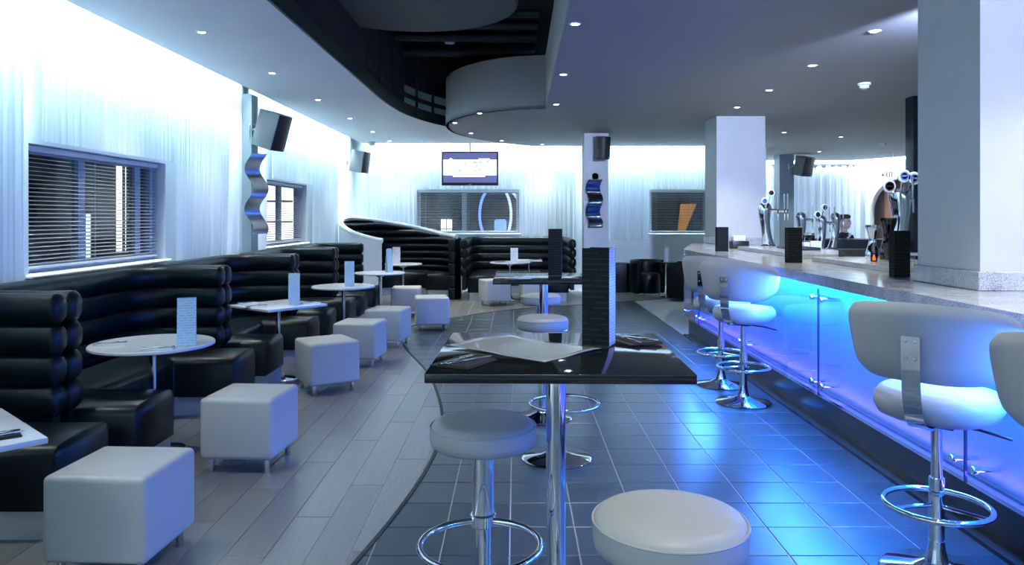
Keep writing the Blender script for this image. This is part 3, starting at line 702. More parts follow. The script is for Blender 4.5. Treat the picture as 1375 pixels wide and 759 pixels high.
square_table('small pale table inside the back booth under the window', (0.27, 14.97, 0), 0, 0.50)
TZ = 0.7145
def menu_card(label, loc, rotz, w=0.105, h=0.30, m=None):
    """tent of two stiff printed leaves"""
    r = thing('menu_card', label, 'menu', loc, rotz, 'pale menu cards on the low tables')
    m = m or MENUC; d = 0.035
    g = G(); g.add([(-w/2, -d, 0), (w/2, -d, 0), (w/2, -0.002, h), (-w/2, -0.002, h), (-w/2, -d+0.003, 0), (w/2, -d+0.003, 0), (w/2, 0.0, h), (-w/2, 0.0, h)], [(0, 1, 2, 3), (5, 4, 7, 6), (0, 4, 5, 1), (3, 2, 6, 7), (0, 3, 7, 4), (1, 5, 6, 2)])
    g.build('front_leaf', m, r, smooth=False)
    g = G(); g.add([(-w/2, d, 0), (w/2, d, 0), (w/2, 0.002, h), (-w/2, 0.002, h), (-w/2, d-0.003, 0), (w/2, d-0.003, 0), (w/2, 0.0, h), (-w/2, 0.0, h)], [(0, 1, 2, 3), (5, 4, 7, 6), (0, 4, 5, 1), (3, 2, 6, 7), (0, 3, 7, 4), (1, 5, 6, 2)])
    g.build('back_leaf', m, r, smooth=False)
    return r
menu_card('pale blue menu card on the nearest round table', (-2.15, 4.97, TZ), math.radians(20), 0.115, 0.31)
menu_card('pale blue menu card on the diamond-set square table', (-2.12, 7.28, TZ), math.radians(15), 0.105, 0.30)
menu_card('pale menu card on the round table beside the tile edge', (-2.02, 9.25, TZ), math.radians(10), 0.115, 0.30)
menu_card('slim blue menu card on the second farthest left table', (-1.93, 11.6, TZ), math.radians(50), 0.105, 0.36)
menu_card('white menu card on the table before the round booth', (-2.15, 13.72, TZ), math.radians(5), 0.14, 0.30, print_mat('white_menu_card', (0.75, 0.8, 0.84), (0.5, 0.55, 0.6), 0.02))
menu_card('white menu card on the small table in the back booth', (-0.02, 14.3, TZ), 0, 0.14, 0.26, MATS['white_menu_card'])
menu_card('thin pale card standing on the low table between the tub chairs', (2.95, 14.75, 0.685), 0.3, 0.12, 0.28, MATS['white_menu_card'])

def knife(r, x, y, z, a, L=0.21):
    M_ = T(x, y, z) @ RZ(a)
    G().rbox(-L/2, -0.005, -0.007, 0.007, 0, 0.007, 0.003, 2, M_).build('knife_handle', CUTLERY, r)
    G().add([(-0.005, -0.009, 0.002), (L/2-0.02, -0.009, 0.002), (L/2, 0.004, 0.002), (L/2-0.02, 0.009, 0.002), (-0.005, 0.009, 0.002), (-0.005, -0.009, 0.0045), (L/2-0.02, -0.009, 0.0035), (L/2, 0.004, 0.003), (L/2-0.02, 0.009, 0.0045), (-0.005, 0.009, 0.0045)], [(4, 3, 2, 1, 0), (5, 6, 7, 8, 9), (0, 1, 6, 5), (1, 2, 7, 6), (2, 3, 8, 7), (3, 4, 9, 8), (4, 0, 5, 9)], M_).build('knife_blade', CUTLERY, r)
def fork(r, x, y, z, a, L=0.20):
    M_ = T(x, y, z) @ RZ(a)
    G().rbox(-L/2, 0.025, -0.005, 0.005, 0, 0.005, 0.002, 2, M_).build('fork_handle', CUTLERY, r)
    g = G(); g.rbox(0.02, 0.055, -0.012, 0.012, 0.002, 0.006, 0.002, 2, M_)
    for k in (-0.0095, -0.0032, 0.0032, 0.0095): g.rbox(0.05, L/2, k-0.0018, k+0.0018, 0.003, 0.006, 0.0006, 1, M_)
    g.build('fork_head', CUTLERY, r)
def cutlery_set(label, loc, rotz, nap=None, nw=0.20, nd=0.12, spread=0.0):
    r = thing('cutlery_set', label, 'cutlery', loc, rotz, 'rolled cutlery on napkins')
    nm = nap or NAPKIN
    g = G(); g.rbox(-nw/2, nw/2, -nd/2, nd/2, 0, 0.006, 0.003, 2); g.rbox(-nw/2+0.004, nw/2-0.01, -nd/2+0.004, nd/2-0.03, 0.0055, 0.010, 0.002, 2)
    g.build('napkin', nm, r)
    knife(r, 0.01, -0.018, 0.0102, 0.12+spread); fork(r, 0.0, 0.022, 0.0102, -0.05)
    return r
cutlery_set('black napkin with knife and fork at the left of the front high table', (-0.175, 2.60, 1.0505), math.radians(62), NAPKIN, 0.20, 0.15, -0.45)
cutlery_set('black napkin with cutlery at the right far edge of the front high table', (0.475, 3.06, 1.0505), math.radians(112), NAPKIN, 0.20, 0.15, 0.3)
cutlery_set('napkin and cutlery at the left of the nearest round table', (-2.66, 4.98, TZ), math.radians(20), WNAPKIN, 0.2, 0.07)
cutlery_set('napkin and cutlery in front of the menu on the nearest round table', (-2.26, 4.80, TZ), math.radians(15), WNAPKIN, 0.2, 0.07)
cutlery_set('napkin and cutlery at the near corner of the diamond-set table', (-2.42, 7.08, TZ), math.radians(30), WNAPKIN, 0.2, 0.07)
cutlery_set('napkin and cutlery at the right corner of the diamond-set table', (-1.99, 7.36, TZ), math.radians(20), WNAPKIN, 0.2, 0.07)
cutlery_set('napkin and cutlery at the left corner of the diamond-set table', (-2.58, 7.34, TZ), math.radians(40), WNAPKIN, 0.18, 0.07)
cutlery_set('dark napkin with cutlery on the table at the lower left edge', (-1.98, 2.86, TZ), math.radians(40), NAPKIN, 0.2, 0.09)
cutlery_set('dark napkin with cutlery on the far high table', (0.02, 6.02, 1.0505), math.radians(5), NAPKIN, 0.2, 0.12)
cutlery_set('small cutlery bundle on the round table before the back booth', (-0.28, 14.15, TZ), 0.4, NAPKIN, 0.2, 0.08)
cutlery_set('small cutlery bundle on the small table in the back booth', (0.38, 14.90, TZ), 0.4, NAPKIN, 0.2, 0.08)

# ---------------------------------------------------------------- high tables
def high_table(label, loc, rotz, s):
    r = thing('high_table', label, 'table', loc, rotz, 'black high tables')
    G().rbox(-s/2, s/2, -s/2, s/2, 1.018, 1.05, 0.004, 2).build('tabletop', BTOP, r)
    G().cyl((0, 0, 0), 0.037, 0.06, 1.0, 32).build('pole', CHROME, r)
    G().rbox(-0.17, 0.17, -0.17, 0.17, 1.0, 1.018, 0.004, 1).build('top_plate', BLACKP, r)
    G().lathe([(0.048, 0), (0.048, 0.05), (0.044, 0.062)], (0, 0, 0), 32).build('floor_flange', CHROME, r)
    return r
high_table('glossy black square high table in the foreground', (0.152, 2.855, 0), math.radians(-1.2), 0.87)
high_table('glossy high table further back behind the foreground one', (0.24, 6.42, 0), 0, 0.84)
def menu_tower(label, loc, rotz, w, d, h, side=None):
    r = thing('menu_holder', label, 'menu holder', loc, rotz, 'black menu holders')
    t = 0.004
    G().box(-w/2, w/2, -d/2, -d/2+t, 0.004, h).build('front_card', MENUB, r, smooth=False)
    G().box(-w/2, w/2, d/2-t, d/2, 0.004, h).build('back_card', MENUB, r, smooth=False)
    G().box(w/2-t, w/2, -d/2+t, d/2-t, 0.004, h).build('side_card', side or MENUB, r, smooth=False)
    G().box(-w/2, -w/2+t, -d/2+t, d/2-t, 0.004, h).build('side_card', side or MENUB, r, smooth=False)
    G().box(-w/2, w/2, -d/2, d/2, 0, 0.004).build('base', BLACKP, r, smooth=False)
    return r
menu_tower('tall black menu holder with lilac side card on the foreground high table', (0.328, 2.98, 1.0505), math.radians(-22), 0.108, 0.10, 0.38, MENUL)
menu_tower('tall black menu holder on the far high table', (0.345, 6.55, 1.0505), math.radians(-6), 0.115, 0.10, 0.40)
# printed sheet lying diagonally on the table
pc = [Vector((-0.256, 2.925)), Vector((0.10, 2.615)), Vector((0.33, 2.87)), Vector((-0.026, 3.18))]
def sheet(u, v):
    p = pc[0].lerp(pc[1], u).lerp(pc[3].lerp(pc[2], u), v)
    z = 1.0515+0.008*max(0, math.sin(u*5.2+v*3))*(1-abs(2*v-1)*0.4)+0.007*(max(0, 0.3-u)/0.3)**2
    return (p.x, p.y, z)
pm = tag(G().grid(sheet, 16, 16).build('paper_placemat', PAPER), 'glossy grey paper placemat lying diagonally on the foreground high table', 'placemat')
so = pm.modifiers.new('thickness', 'SOLIDIFY'); so.thickness = 0.0006; so.offset = 1

# ---------------------------------------------------------------- round stools
def make_round_stool(label, loc, rotz):
    r = thing('round_stool', label, 'stool', loc, rotz, 'round backless stools')
    R_ = 0.20
    prof = [(0.0, 0.69), (R_-0.02, 0.69), (R_-0.004, 0.70), (R_, 0.72), (R_, 0.755), (R_-0.003, 0.763), (R_-0.006, 0.766), (R_-0.008, 0.769), (R_-0.016, 0.779), (R_-0.045, 0.788), (R_*0.4, 0.794), (0.0, 0.795)]
    seat = G().lathe(prof, (0, 0, 0), 56).build('seat', GLEATHER, r, ang=60)
    G().tube([((R_-0.001)*math.cos(2*PI*i/48), (R_-0.001)*math.sin(2*PI*i/48), 0.765) for i in range(48)], 0.0035, 6, True).build('piping', GLEATHER, seat)
    G().cyl((0, 0, 0), 0.030, 0.06, 0.40, 28).build('lower_pole', CHROME, r)
    G().cyl((0, 0, 0), 0.041, 0.40, 0.69, 28).build('upper_pole', CHROME, r)
    G().lathe([(0.22, 0), (0.225, 0.008), (0.215, 0.016), (0.10, 0.03), (0.05, 0.055), (0.04, 0.09)], (0, 0, 0), 48).build('base', CHROME, r)
    G().tube([(0.21*math.sin(2*PI*i/56), -0.225+0.21*math.cos(2*PI*i/56), 0.41) for i in range(56)], 0.0125, 10, True).build('foot_ring', CHROME, r)
    G().lathe([(0.042, 0.385), (0.048, 0.39), (0.048, 0.43), (0.042, 0.435)], (0, 0, 0), 28).build('ring_collar', CHROME, r)
    return r
s0 = make_round_stool('taupe round stool left of the foreground table pole', (-0.122, 2.87, 0), 0)
s0['label'] = 'taupe round stool with foot ring left of the foreground table pole'
dup(s0, 'taupe round stool nearest the camera, right of the foreground table pole', (0.40, 1.97, 0), 0.5)
dup(s0, 'taupe round stool behind the foreground high table with visible chrome base', (0.265, 4.88, 0), 0.15)
dup(s0, 'taupe round stool in front of the far high table', (0.21, 5.85, 0), -0.2)
dup(s0, 'taupe round stool behind the far high table', (0.25, 7.55, 0), 2.8)

# ---------------------------------------------------------------- bar stools with backs
def make_bar_stool(label, loc, rotz):
    """local +x is where the sitter looks"""
    r = thing('bar_stool', label, 'bar stool', loc, rotz, 'bar stools with curved backs along the counter')
    def seat_r(a):   # rounded D plan
        return 0.235+0.02*math.cos(2*a)**2*0+0.012*math.cos(a)
    prof = [(0.0, 0.672), (0.72, 0.675), (0.92, 0.695), (1.0, 0.735), (0.985, 0.775), (0.90, 0.802), (0.6, 0.812), (0.0, 0.812)]
    def seat_fn(u, v):
        a = 2*PI*u; t = v*(len(prof)-1); i = min(int(t), len(prof)-2); q = t-i
        rr = prof[i][0]*(1-q)+prof[i+1][0]*q; z = prof[i][1]*(1-q)+prof[i+1][1]*q
        c, s = math.cos(a), math.sin(a); R_ = seat_r(a)
        x = R_*rr*math.copysign(abs(c)**0.86, c); y = 1.07*R_*rr*math.copysign(abs(s)**0.86, s)
        return (x, y, z)
    G().grid(seat_fn, 56, 15, closed_u=True).build('seat', GLEATHER, r, ang=70)
    AH = math.radians(84)
    def outline(u):  # half-height taper toward the ends
        t = abs(2*u-1); return (1-t**3.2)**(1/2.2) if t < 1 else 0.0
    def back_pt(u, v, side):
        a = PI+AH*(2*u-1); hh = 0.165*max(outline(u), 0.02); z = 1.02+0.02*(1-abs(2*u-1))+hh*(2*v-1)
        th = 0.026*math.sqrt(max(0, 1-(2*v-1)**4))*math.sqrt(max(0.0, 1-abs(2*u-1)**6))+0.001
        rr = 0.285+(z-0.9)*0.16+side*th
        return (rr*math.cos(a)*0.98+0.01, rr*math.sin(a)*1.06, z)
    g = G(); g.grid(lambda u, v: back_pt(u, v, 1), 40, 12); g.grid(lambda u, v: back_pt(u, v, -1), 40, 12)
    g.build('backrest', GLEATHER, r, ang=75)
    sp_ = [(-0.336, 1.07), (-0.334, 1.03), (-0.332, 0.95), (-0.326, 0.87), (-0.315, 0.80), (-0.293, 0.74), (-0.25, 0.69), (-0.18, 0.668), (-0.06, 0.664)]
    v = []; f = []
    for i, (x, z) in enumerate(sp_):
        a = sp_[max(0, i-1)]; b = sp_[min(len(sp_)-1, i+1)]; t = Vector((b[0]-a[0], 0, b[1]-a[1])).normalized(); n_ = Vector((t.z, 0, -t.x))*0.004
        for sy in (-0.036, 0.036):
            v.append((x+n_.x, sy, z+n_.z)); v.append((x-n_.x, sy, z-n_.z))
    for i in range(len(sp_)-1):
        b = i*4
        for q in ((0, 2, 6, 4), (1, 5, 7, 3), (0, 4, 5, 1), (2, 3, 7, 6)): f.append(tuple(b+k for k in q))
    f += [(0, 1, 3, 2), tuple((len(sp_)-1)*4+k for k in (0, 2, 3, 1))]
    st = G().add(v, f).build('back_strap', CHROME, r, ang=60)
    for sy in (-0.018, 0.018):
        for z in (1.05, 0.98): G().lathe([(0.007, 0), (0.006, 0.003), (0.0, 0.004)], (0, 0, 0), 10, T(-0.340, sy, z) @ RY(-PI/2)).build('screw', STEEL, st)
    G().cyl((0, 0, 0), 0.031, 0.05, 0.42, 26).build('lower_pole', CHROME, r)
    G().cyl((0, 0, 0), 0.023, 0.42, 0.66, 26).build('upper_pole', CHROME, r)
    G().rbox(-0.09, 0.09, -0.09, 0.09, 0.655, 0.675, 0.004, 1).build('seat_plate', BLACKP, r)
    G().tube([(0.02, 0.05, 0.655), (0.05, -0.15, 0.645), (0.06, -0.27, 0.625)], 0.006, 8).build('lever', BLACKP, r)
    G().lathe([(0.225, 0), (0.23, 0.008), (0.215, 0.018), (0.10, 0.035), (0.05, 0.06), (0.036, 0.11), (0.032, 0.15)], (0, 0, 0), 52).build('base', CHROME, r)
    G().tube([(0.21*math.cos(2*PI*i/56), 0.21*math.sin(2*PI*i/56), 0.30) for i in range(56)], 0.0125, 10, True).build('foot_ring', CHROME, r)
    for k in range(3):
        a = 2*PI*k/3+0.4; G().tube([(0.025*math.cos(a), 0.025*math.sin(a), 0.30), (0.205*math.cos(a), 0.205*math.sin(a), 0.30)], 0.009, 8).build('ring_spoke', CHROME, r)
    return r
b0 = make_bar_stool('white-backed bar stool nearest to view on the right, third along the counter', (1.83, 3.30, 0), math.radians(45))
b0['label'] = 'large bar stool with chrome back strap in the right foreground'
dup(b0, 'bar stool partly cut off by the right edge of the picture', (1.91, 2.40, 0), math.radians(42))
dup(b0, 'bar stool in front of the glass panels, nearer of the far pair', (1.905, 6.35, 0), math.radians(47))
dup(b0, 'farthest bar stool near the end of the counter', (1.90, 7.02, 0), math.radians(44))

# ---------------------------------------------------------------- bar
bar = thing('drinks_bar', 'long bar front with glass panels glowing blue over a dark metal plinth', 'bar', (0, 0, 0))
G().box(2.335, 2.36, 1.0, 9.95, 0.235, 1.07).build('back_panel', FROST, bar, smooth=False)
G().prism([(2.36, 1.0), (2.36, 9.95), (2.95, 11.9), (3.8, 11.9), (3.8, 11.4), (3.45, 10.9), (3.45, 1.0)], 0.0, 1.07).build('carcass', mat('bar_carcass', (0.05, 0.055, 0.06), 0.6, var=0.1), bar, smooth=False)
G().box(2.27, 2.36, 1.0, 9.95, 0.0, 0.235).build('plinth', PLINTHD, bar, smooth=False)
G().box(2.245, 2.285, 1.0, 9.95, 0.228, 0.248).build('sill', CHROME, bar, smooth=False)
G().box(2.20, 2.27, 1.0, 9.95, 0.0, 0.022).build('toe_kerb', PLINTHD, bar, smooth=False)
seams = [1.0, 1.92, 3.73, 5.54, 7.35, 9.15, 9.95]; bolt = None
for a, b in zip(seams, seams[1:]):
    G().box(2.205, 2.215, a+0.008, b-0.008, 0.25, 1.035).build('glass_panel', GLASS, bar, smooth=False)
    for yy in (a+0.09, b-0.09):
        for z in (0.34, 0.96):
            if bolt is None:
                bolt = G().lathe([(0.0, 0.03), (0.018, 0.03), (0.02, 0.026), (0.02, 0.006), (0.012, 0.0), (0.012, -0.11)], (0, 0, 0), 16, RY(-PI/2)).build('standoff', CHROME, bar); o = bolt
            else: o = inst(bolt, bar)
            o.location = (2.215, yy, z)
for a in seams[1:-1]: G().box(2.204, 2.216, a-0.006, a+0.006, 0.25, 1.035).build('joint_seal', mat('blue_glass_edge', (0.02, 0.05, 0.12), 0.2), bar, smooth=False)
CT = thing('bar_counter', 'speckled grey stone bar counter top running along the bar', 'counter', (0, 0, 0))
G().prism([(2.13, 0.9), (2.13, 9.55), (2.17, 9.8), (2.85, 12.2), (3.85, 12.2), (3.85, 11.35), (3.52, 10.9), (3.52, 0.9)], 1.0705, 1.144).build('slab', GRANITE, CT, smooth=False)
G().rbox(2.78, 3.5, 7.4, 9.5, 1.1445, 1.19, 0.004, 1).build('raised_ledge', GRANITE, CT)
G().rbox(2.75, 3.5, 5.6, 7.05, 1.1445, 1.185, 0.004, 1).build('raised_ledge', GRANITE, CT)

# ---------------------------------------------------------------- things on the bar
Z = 1.1445
menu_tower('black menu holder at the far end of the bar counter', (2.46, 9.05, Z), 0.15, 0.14, 0.06, 0.29)
menu_tower('black menu holder in the middle of the bar counter', (2.49, 6.80, Z), 0.12, 0.135, 0.06, 0.315)
menu_tower('black menu holder beside the near bar column', (2.605, 5.15, Z), 0.12, 0.115, 0.06, 0.315)
nh = thing('napkin_caddy', 'black caddy with white napkins on the far bar counter', 'napkin holder', (2.90, 9.85, Z), 0.1)
G().rbox(-0.11, 0.11, -0.07, 0.07, 0, 0.10, 0.008, 2).build('box', BLACKP, nh)
G().rbox(-0.09, 0.07, -0.05, 0.05, 0.10, 0.17, 0.006, 2).build('napkin_stack', WNAPKIN, nh)
BADGE = mat('badge_white', (0.75, 0.8, 0.85), 0.3, var=0.03); BADGEB = mat('badge_blue', (0.12, 0.22, 0.55), 0.3, var=0.05)
def tap(r, x, y, z, big=1.0):
    G().tube([(x, y, z), (x, y-0.05*big, z+0.005)], 0.012*big, 8).build('tap_body', CHROME, r)
    G().tube([(x, y-0.05*big, z+0.012), (x, y-0.05*big, z+0.09*big), (x, y-0.05*big, z+0.20*big)], [0.006*big, 0.009*big, 0.011*big], 8).build('tap_handle', STEEL, r)
    G().tube([(x, y-0.05*big, z), (x, y-0.058*big, z-0.05*big), (x, y-0.06*big, z-0.12*big)], [0.011*big, 0.009*big, 0.007*big], 8).build('spout', CHROME, r)
def badge(r, x, y, z, rad, m):
    d = G().lathe([(0, -0.012), (rad, -0.012), (rad*1.06, 0), (rad, 0.012), (0, 0.012)], (0, 0, 0), 24, T(x, y, z) @ RX(PI/2)).build('badge', BADGE, r)
    G().lathe([(rad*0.72, 0.012), (rad*0.72, 0.015), (rad*0.52, 0.015), (rad*0.52, 0.012)], (0, 0, 0), 24, T(x, y, z) @ RX(PI/2)).build('badge_ring', m, d)
    G().box(-rad*0.42, rad*0.42, -0.016, -0.012, -rad*0.14, rad*0.14, T(x, y, z)).build('badge_band', m, d, smooth=False)
def beer_font(label, loc, rotz, h, taps, badges, lean=0.10, w=0.055, group='chrome beer fonts on the bar'):
    r = thing('beer_font', label, 'beer tap', loc, rotz, group)
    n = 14; path = [(lean*math.sin(2.6*i/(n-1)-0.4)*0.7+(-0.05 if False else 0), -0.02*math.sin(PI*i/(n-1)), h*i/(n-1)) for i in range(n)]
    rad = [w*(1.25-0.7*math.sin(PI*min(1, i/(n-1)*1.1))**1.0*0.5+0.05*(i/(n-1))) for i in range(n)]
    G().tube(path, rad, 18).build('column', CHROME, r)
    G().lathe([(w*1.7, 0), (w*1.7, 0.01), (w*1.3, 0.03)], (path[0][0], 0, 0), 28).build('base', CHROME, r)
    tx, ty, tz = path[-1]
    G().lathe([(w*1.2, -0.02), (w*1.25, 0.0), (w*0.9, 0.03), (0, 0.045)], (tx, ty, tz), 20).build('cap', CHROME, r)
    if taps:
        x1 = max(t[0] for t in taps)+0.03
        G().tube([(tx-0.02, ty, tz-0.05), (x1, ty, tz-0.06)], 0.019, 12).build('tap_arm', CHROME, r)
        for t in taps: tap(r, t[0], ty-0.01, tz-0.055, t[1])
    for (bx, bz, br, bm_) in badges:
        G().tube([(tx+bx*0.5, ty, tz-0.02), (tx+bx, ty-0.03, tz+bz)], 0.008, 8).build('badge_stem', CHROME, r)
        badge(r, tx+bx, ty-0.045, tz+bz, br, bm_)
    return r
beer_font('chrome beer font with three taps by the far bar column', (3.10, 9.35, 1.1905), 0, 0.50, [(0.11, 1), (0.19, 1), (0.23, 1)], [(-0.02, 0.06, 0.042, BADGEB), (0.06, 0.16, 0.042, DARKM)], -0.05, 0.06)
beer_font('tall chrome beer font with round badges beside the near column', (3.38, 6.75, 1.1855), 0, 0.58, [(0.12, 1.0)], [(-0.11, 0.06, 0.055, DARKM), (0.02, 0.15, 0.055, BADGEB), (0.11, 0.13, 0.055, BADGEB)], 0.05, 0.07)
# back bar counter
bb = thing('back_bar', 'low black back-bar unit behind the counter', 'counter', (0, 0, 0))
G().box(3.56, 6.6, 9.95, 10.6, 0, 1.08).build('cabinet', mat('back_bar_black', (0.008, 0.009, 0.011), 0.35, var=0.1), bb, smooth=False)
G().rbox(3.54, 6.65, 9.3, 10.6, 1.08, 1.115, 0.005, 1).build('worktop', GRANITE, bb)
G().box(4.3, 6.65, 10.6, 11.2, 0, 1.24).build('raised_shelf', BLACKP, bb, smooth=False)
for k in range(3): G().rbox(3.6+k*0.98, 4.55+k*0.98, 9.93, 9.95, 0.12, 1.05, 0.005, 1).build('cabinet_door', BLACKP, bb)
beer_font('curved single chrome font on the back bar, left of three', (3.63, 9.75, 1.1155), 0, 0.46, [(0.16, 0.9)], [], 0.06, 0.05)
beer_font('chrome beer font with round badges on the back bar, middle of three', (3.91, 9.78, 1.1155), 0.3, 0.42, [(0.11, 1), (0.19, 1)], [(-0.09, 0.05, 0.045, DARKM), (0.02, 0.14, 0.045, DARKM)], 0.05, 0.05)
beer_font('curved single chrome font on the back bar, right of three in front of the bartender', (4.28, 10.25, 1.1155), 0, 0.46, [(0.12, 0.9)], [], 0.06, 0.05)
wb = tag(G().rbox(-0.11, 0.11, -0.08, 0.08, 0, 0.14, 0.006, 2).build('white_carton', WNAPKIN), 'plain white carton on the back bar below the fonts', 'box'); wb.location = (3.67, 9.45, 1.1155)
G().box(-0.112, 0.112, -0.004, 0.004, 0.1405, 0.1415).build('lid_seam', PLINTHW, wb, smooth=False)
gl = thing('dark_jar', 'dark brown jar with steel lid between the back-bar fonts', 'jar', (3.76, 9.70, 1.1155))
G().lathe([(0.055, 0), (0.06, 0.02), (0.06, 0.2), (0.05, 0.21)], (0, 0, 0), 24).build('body', SMOKE, gl); G().lathe([(0.05, 0.005), (0.053, 0.02), (0.053, 0.17), (0, 0.17)], (0, 0, 0), 20).build('contents', mat('dark_liquid', (0.02, 0.012, 0.01), 0.3), gl)
G().lathe([(0.062, 0.21), (0.062, 0.235), (0.0, 0.24)], (0, 0, 0), 24).build('lid', STEEL, gl)
tl = thing('till', 'low black card terminal with sloping keypad on the back bar edge', 'till', (3.30, 7.25, 1.1455), 0.1)
G().add([(-0.16, -0.1, 0), (0.16, -0.1, 0), (0.16, 0.12, 0), (-0.16, 0.12, 0), (-0.16, -0.1, 0.03), (0.16, -0.1, 0.03), (0.16, 0.12, 0.09), (-0.16, 0.12, 0.09)], [(3, 2, 1, 0), (4, 5, 6, 7), (0, 1, 5, 4), (1, 2, 6, 5), (2, 3, 7, 6), (3, 0, 4, 7)]).build('body', BLACKP, tl, smooth=False)
Ms = T(0, 0, 0.031) @ Matrix.Rotation(math.atan2(0.06, 0.22), 4, 'X')
G().box(-0.1, 0.0, 0.06-0.04, 0.06+0.04, 0.015, 0.019, Ms).build('label_plate', GREYP, tl, smooth=False)
dt = thing('drip_tray', 'black drip tray with wire rail beside the three-tap font', 'tray', (3.18, 8.55, 1.1905), 0)
G().rbox(-0.14, 0.14, -0.3, 0.3, 0, 0.03, 0.006, 2).build('tray', BLACKP, dt)
for k in (-0.1, 0.1): G().tube([(-0.1, k, 0.03), (-0.1, k, 0.09), (0.1, k, 0.09), (0.1, k, 0.03)], 0.006, 8).build('wire_rail', CHROME, dt)
def wavy_vase(label, loc, m, h, r0, cat):
    r = thing('wavy_vase', label, cat, loc, 0, 'curvy vessels beside the near beer font')
    n = 26; prof = [(r0*(1.0+0.28*math.sin(2*PI*i/n*1.15+0.6)), h*i/n) for i in range(n+1)]
    prof = [(prof[0][0]*0.9, 0)]+prof+[(prof[-1][0]*0.93, h)]+[(q[0]*0.93, max(0.01, q[1])) for q in prof[::-1]]
    G().lathe(prof, (0, 0, 0), 32).build('vessel', m, r, ang=60)
    G().lathe([(r0*1.1, 0), (r0*1.1, 0.004), (0, 0.005)], (0, 0, 0), 24).build('foot', STEEL, r)
    return r
wavy_vase('polished wavy metal vase reflecting orange on the bar counter', (3.02, 6.42, 1.1855), CHROME, 0.30, 0.045, 'vase')
wavy_vase('dark smoked wavy glass vase behind the metal vase', (3.20, 6.52, 1.1855), SMOKE, 0.36, 0.055, 'vase')
bw = thing('dark_bowl', 'round dark bowl beside the wavy vases', 'bowl', (3.13, 6.27, 1.1855))
G().lathe([(0.03, 0), (0.06, 0.02), (0.085, 0.09), (0.09, 0.15), (0.085, 0.15), (0.078, 0.09), (0.05, 0.03), (0, 0.02)], (0, 0, 0), 28).build('shell', mat('bowl_brown', (0.03, 0.018, 0.015), 0.25, var=0.1), bw)
G().lathe([(0.035, 0), (0.04, -0.0), (0.035, 0.004)], (0, 0, 0), 20).build('foot', STEEL, bw)
candle = thing('candle_lamp', 'small orange glowing candle lamp beside the wavy metal vase', 'candle', (2.95, 6.25, 1.1855))
G().lathe([(0.022, 0), (0.026, 0.004), (0.026, 0.07), (0.023, 0.07), (0.023, 0.006), (0, 0.006)], (0, 0, 0), 20).build('holder', SMOKE, candle)
G().lathe([(0.0, 0.008), (0.012, 0.012), (0.014, 0.03), (0.005, 0.055), (0.0, 0.062)], (0, 0, 0), 12).build('flame', lit('flame', (1.0, 0.38, 0.06), 14), candle)
for k, (x, y) in enumerate(((2.86, 5.72), (2.93, 5.70), (2.99, 5.74), (2.90, 5.80), (2.96, 5.81))):
    t_ = thing('glass_tumbler', f'small clear tumbler, {ORD[k]} of five clustered beside the near menu holder', 'glass', (x, y, 1.1855), 0, 'tumblers beside the near menu holder')
    G().lathe([(0.0, 0.008), (0.024, 0.008), (0.029, 0.085), (0.031, 0.085), (0.027, 0.0), (0.0, 0.0)], (0, 0, 0), 20).build('wall', GLASS, t_)

# ---------------------------------------------------------------- wall things
def speaker(label, loc, rotz, tilt, w, h, d, m, wallvec, sw=None):
    r = thing('loudspeaker', label, 'loudspeaker', loc, rotz, 'wall loudspeakers')
    M_ = RX(tilt)
    G().rbox(-w/2, w/2, -d, 0, -h/2, h/2, 0.015, 2, M_).build('cabinet', m, r)
    g = G(); g.grid(lambda u, v: ((u-0.5)*w*0.94, -d-0.004-0.03*math.sin(PI*u), (v-0.5)*h*0.95), 10, 4, M_); g.build('grille', BLACKP, r)
    G().lathe([(0.0, 0.002), (0.012, 0.002), (0.012, 0.0)], (0, 0, 0), 12, M_ @ T(w*0.3, -d-0.02, -h*0.42) @ RX(PI/2)).build('logo_dot', STEEL, r)
    G().tube([(0, 0, 0), (0, 0.05, 0.0), (0, sw or 0.14, -0.03)], 0.014, 8).build('bracket_arm', STEEL, r)
    G().rbox(-0.05, 0.05, (sw or 0.14)-0.004, (sw or 0.14)+0.008, -0.09, 0.05, 0.003, 1).build('wall_plate', STEEL, r)
    return r
speaker('grey tilted loudspeaker on the blue-grey pilaster at left', (-3.24, 9.72, 2.70), math.radians(74), math.radians(17), 0.30, 0.47, 0.30, GREYP, None, 0.15)
speaker('grey loudspeaker in the far left corner near the ceiling', (-3.34, 15.70, 2.72), math.radians(70), math.radians(9), 0.28, 0.44, 0.30, GREYP, None, 0.16)
speaker('black loudspeaker at the top of the slim grey column', (1.53, 13.57, 2.80), math.radians(12), math.radians(8), 0.22, 0.40, 0.2, BLACKP, None, 0.12)
speaker('dark loudspeaker on the grey column far behind the bar', (6.80, 18.2, 2.80), math.radians(35), math.radians(14), 0.42, 0.46, 0.26, GREYP, None, 0.265)
def wave_art(label, loc, rotz, w, h, amp, m, ay=1.0, back=0.0):
    r = thing('wave_sculpture', label, 'wall art', loc, rotz, 'wavy metal wall sculptures')
    def fn(s_): return lambda u, v: ((u-0.5)*w+amp*0.8*math.sin(v*4*PI+0.6), -0.07-amp*ay*math.cos(v*4*PI)-s_, (v-0.5)*h)
    g = G(); g.grid(fn(0), 6, 60); g.grid(fn(0.008), 6, 60); g.build('wave_strip', m, r, ang=80)
    for z in (-0.3, 0.3): G().tube([(amp*0.5, back, z*h), (amp*0.5, -0.06, z*h)], 0.012, 8).build('stand_off', STEEL, r)
    return r
wave_art('silver wavy metal strip sculpture on the left pilaster', (-3.33, 9.71, 1.85), math.radians(35), 0.19, 1.02, 0.06, STEEL, 0.7, 0.1)
wave_art('dark wavy mirror strip sculpture on the slim column', (1.42, 13.70, 1.80), 0, 0.25, 0.86, 0.035, mat('dark_mirror', (0.05, 0.06, 0.08), 0.08, 1.0), 0.3)
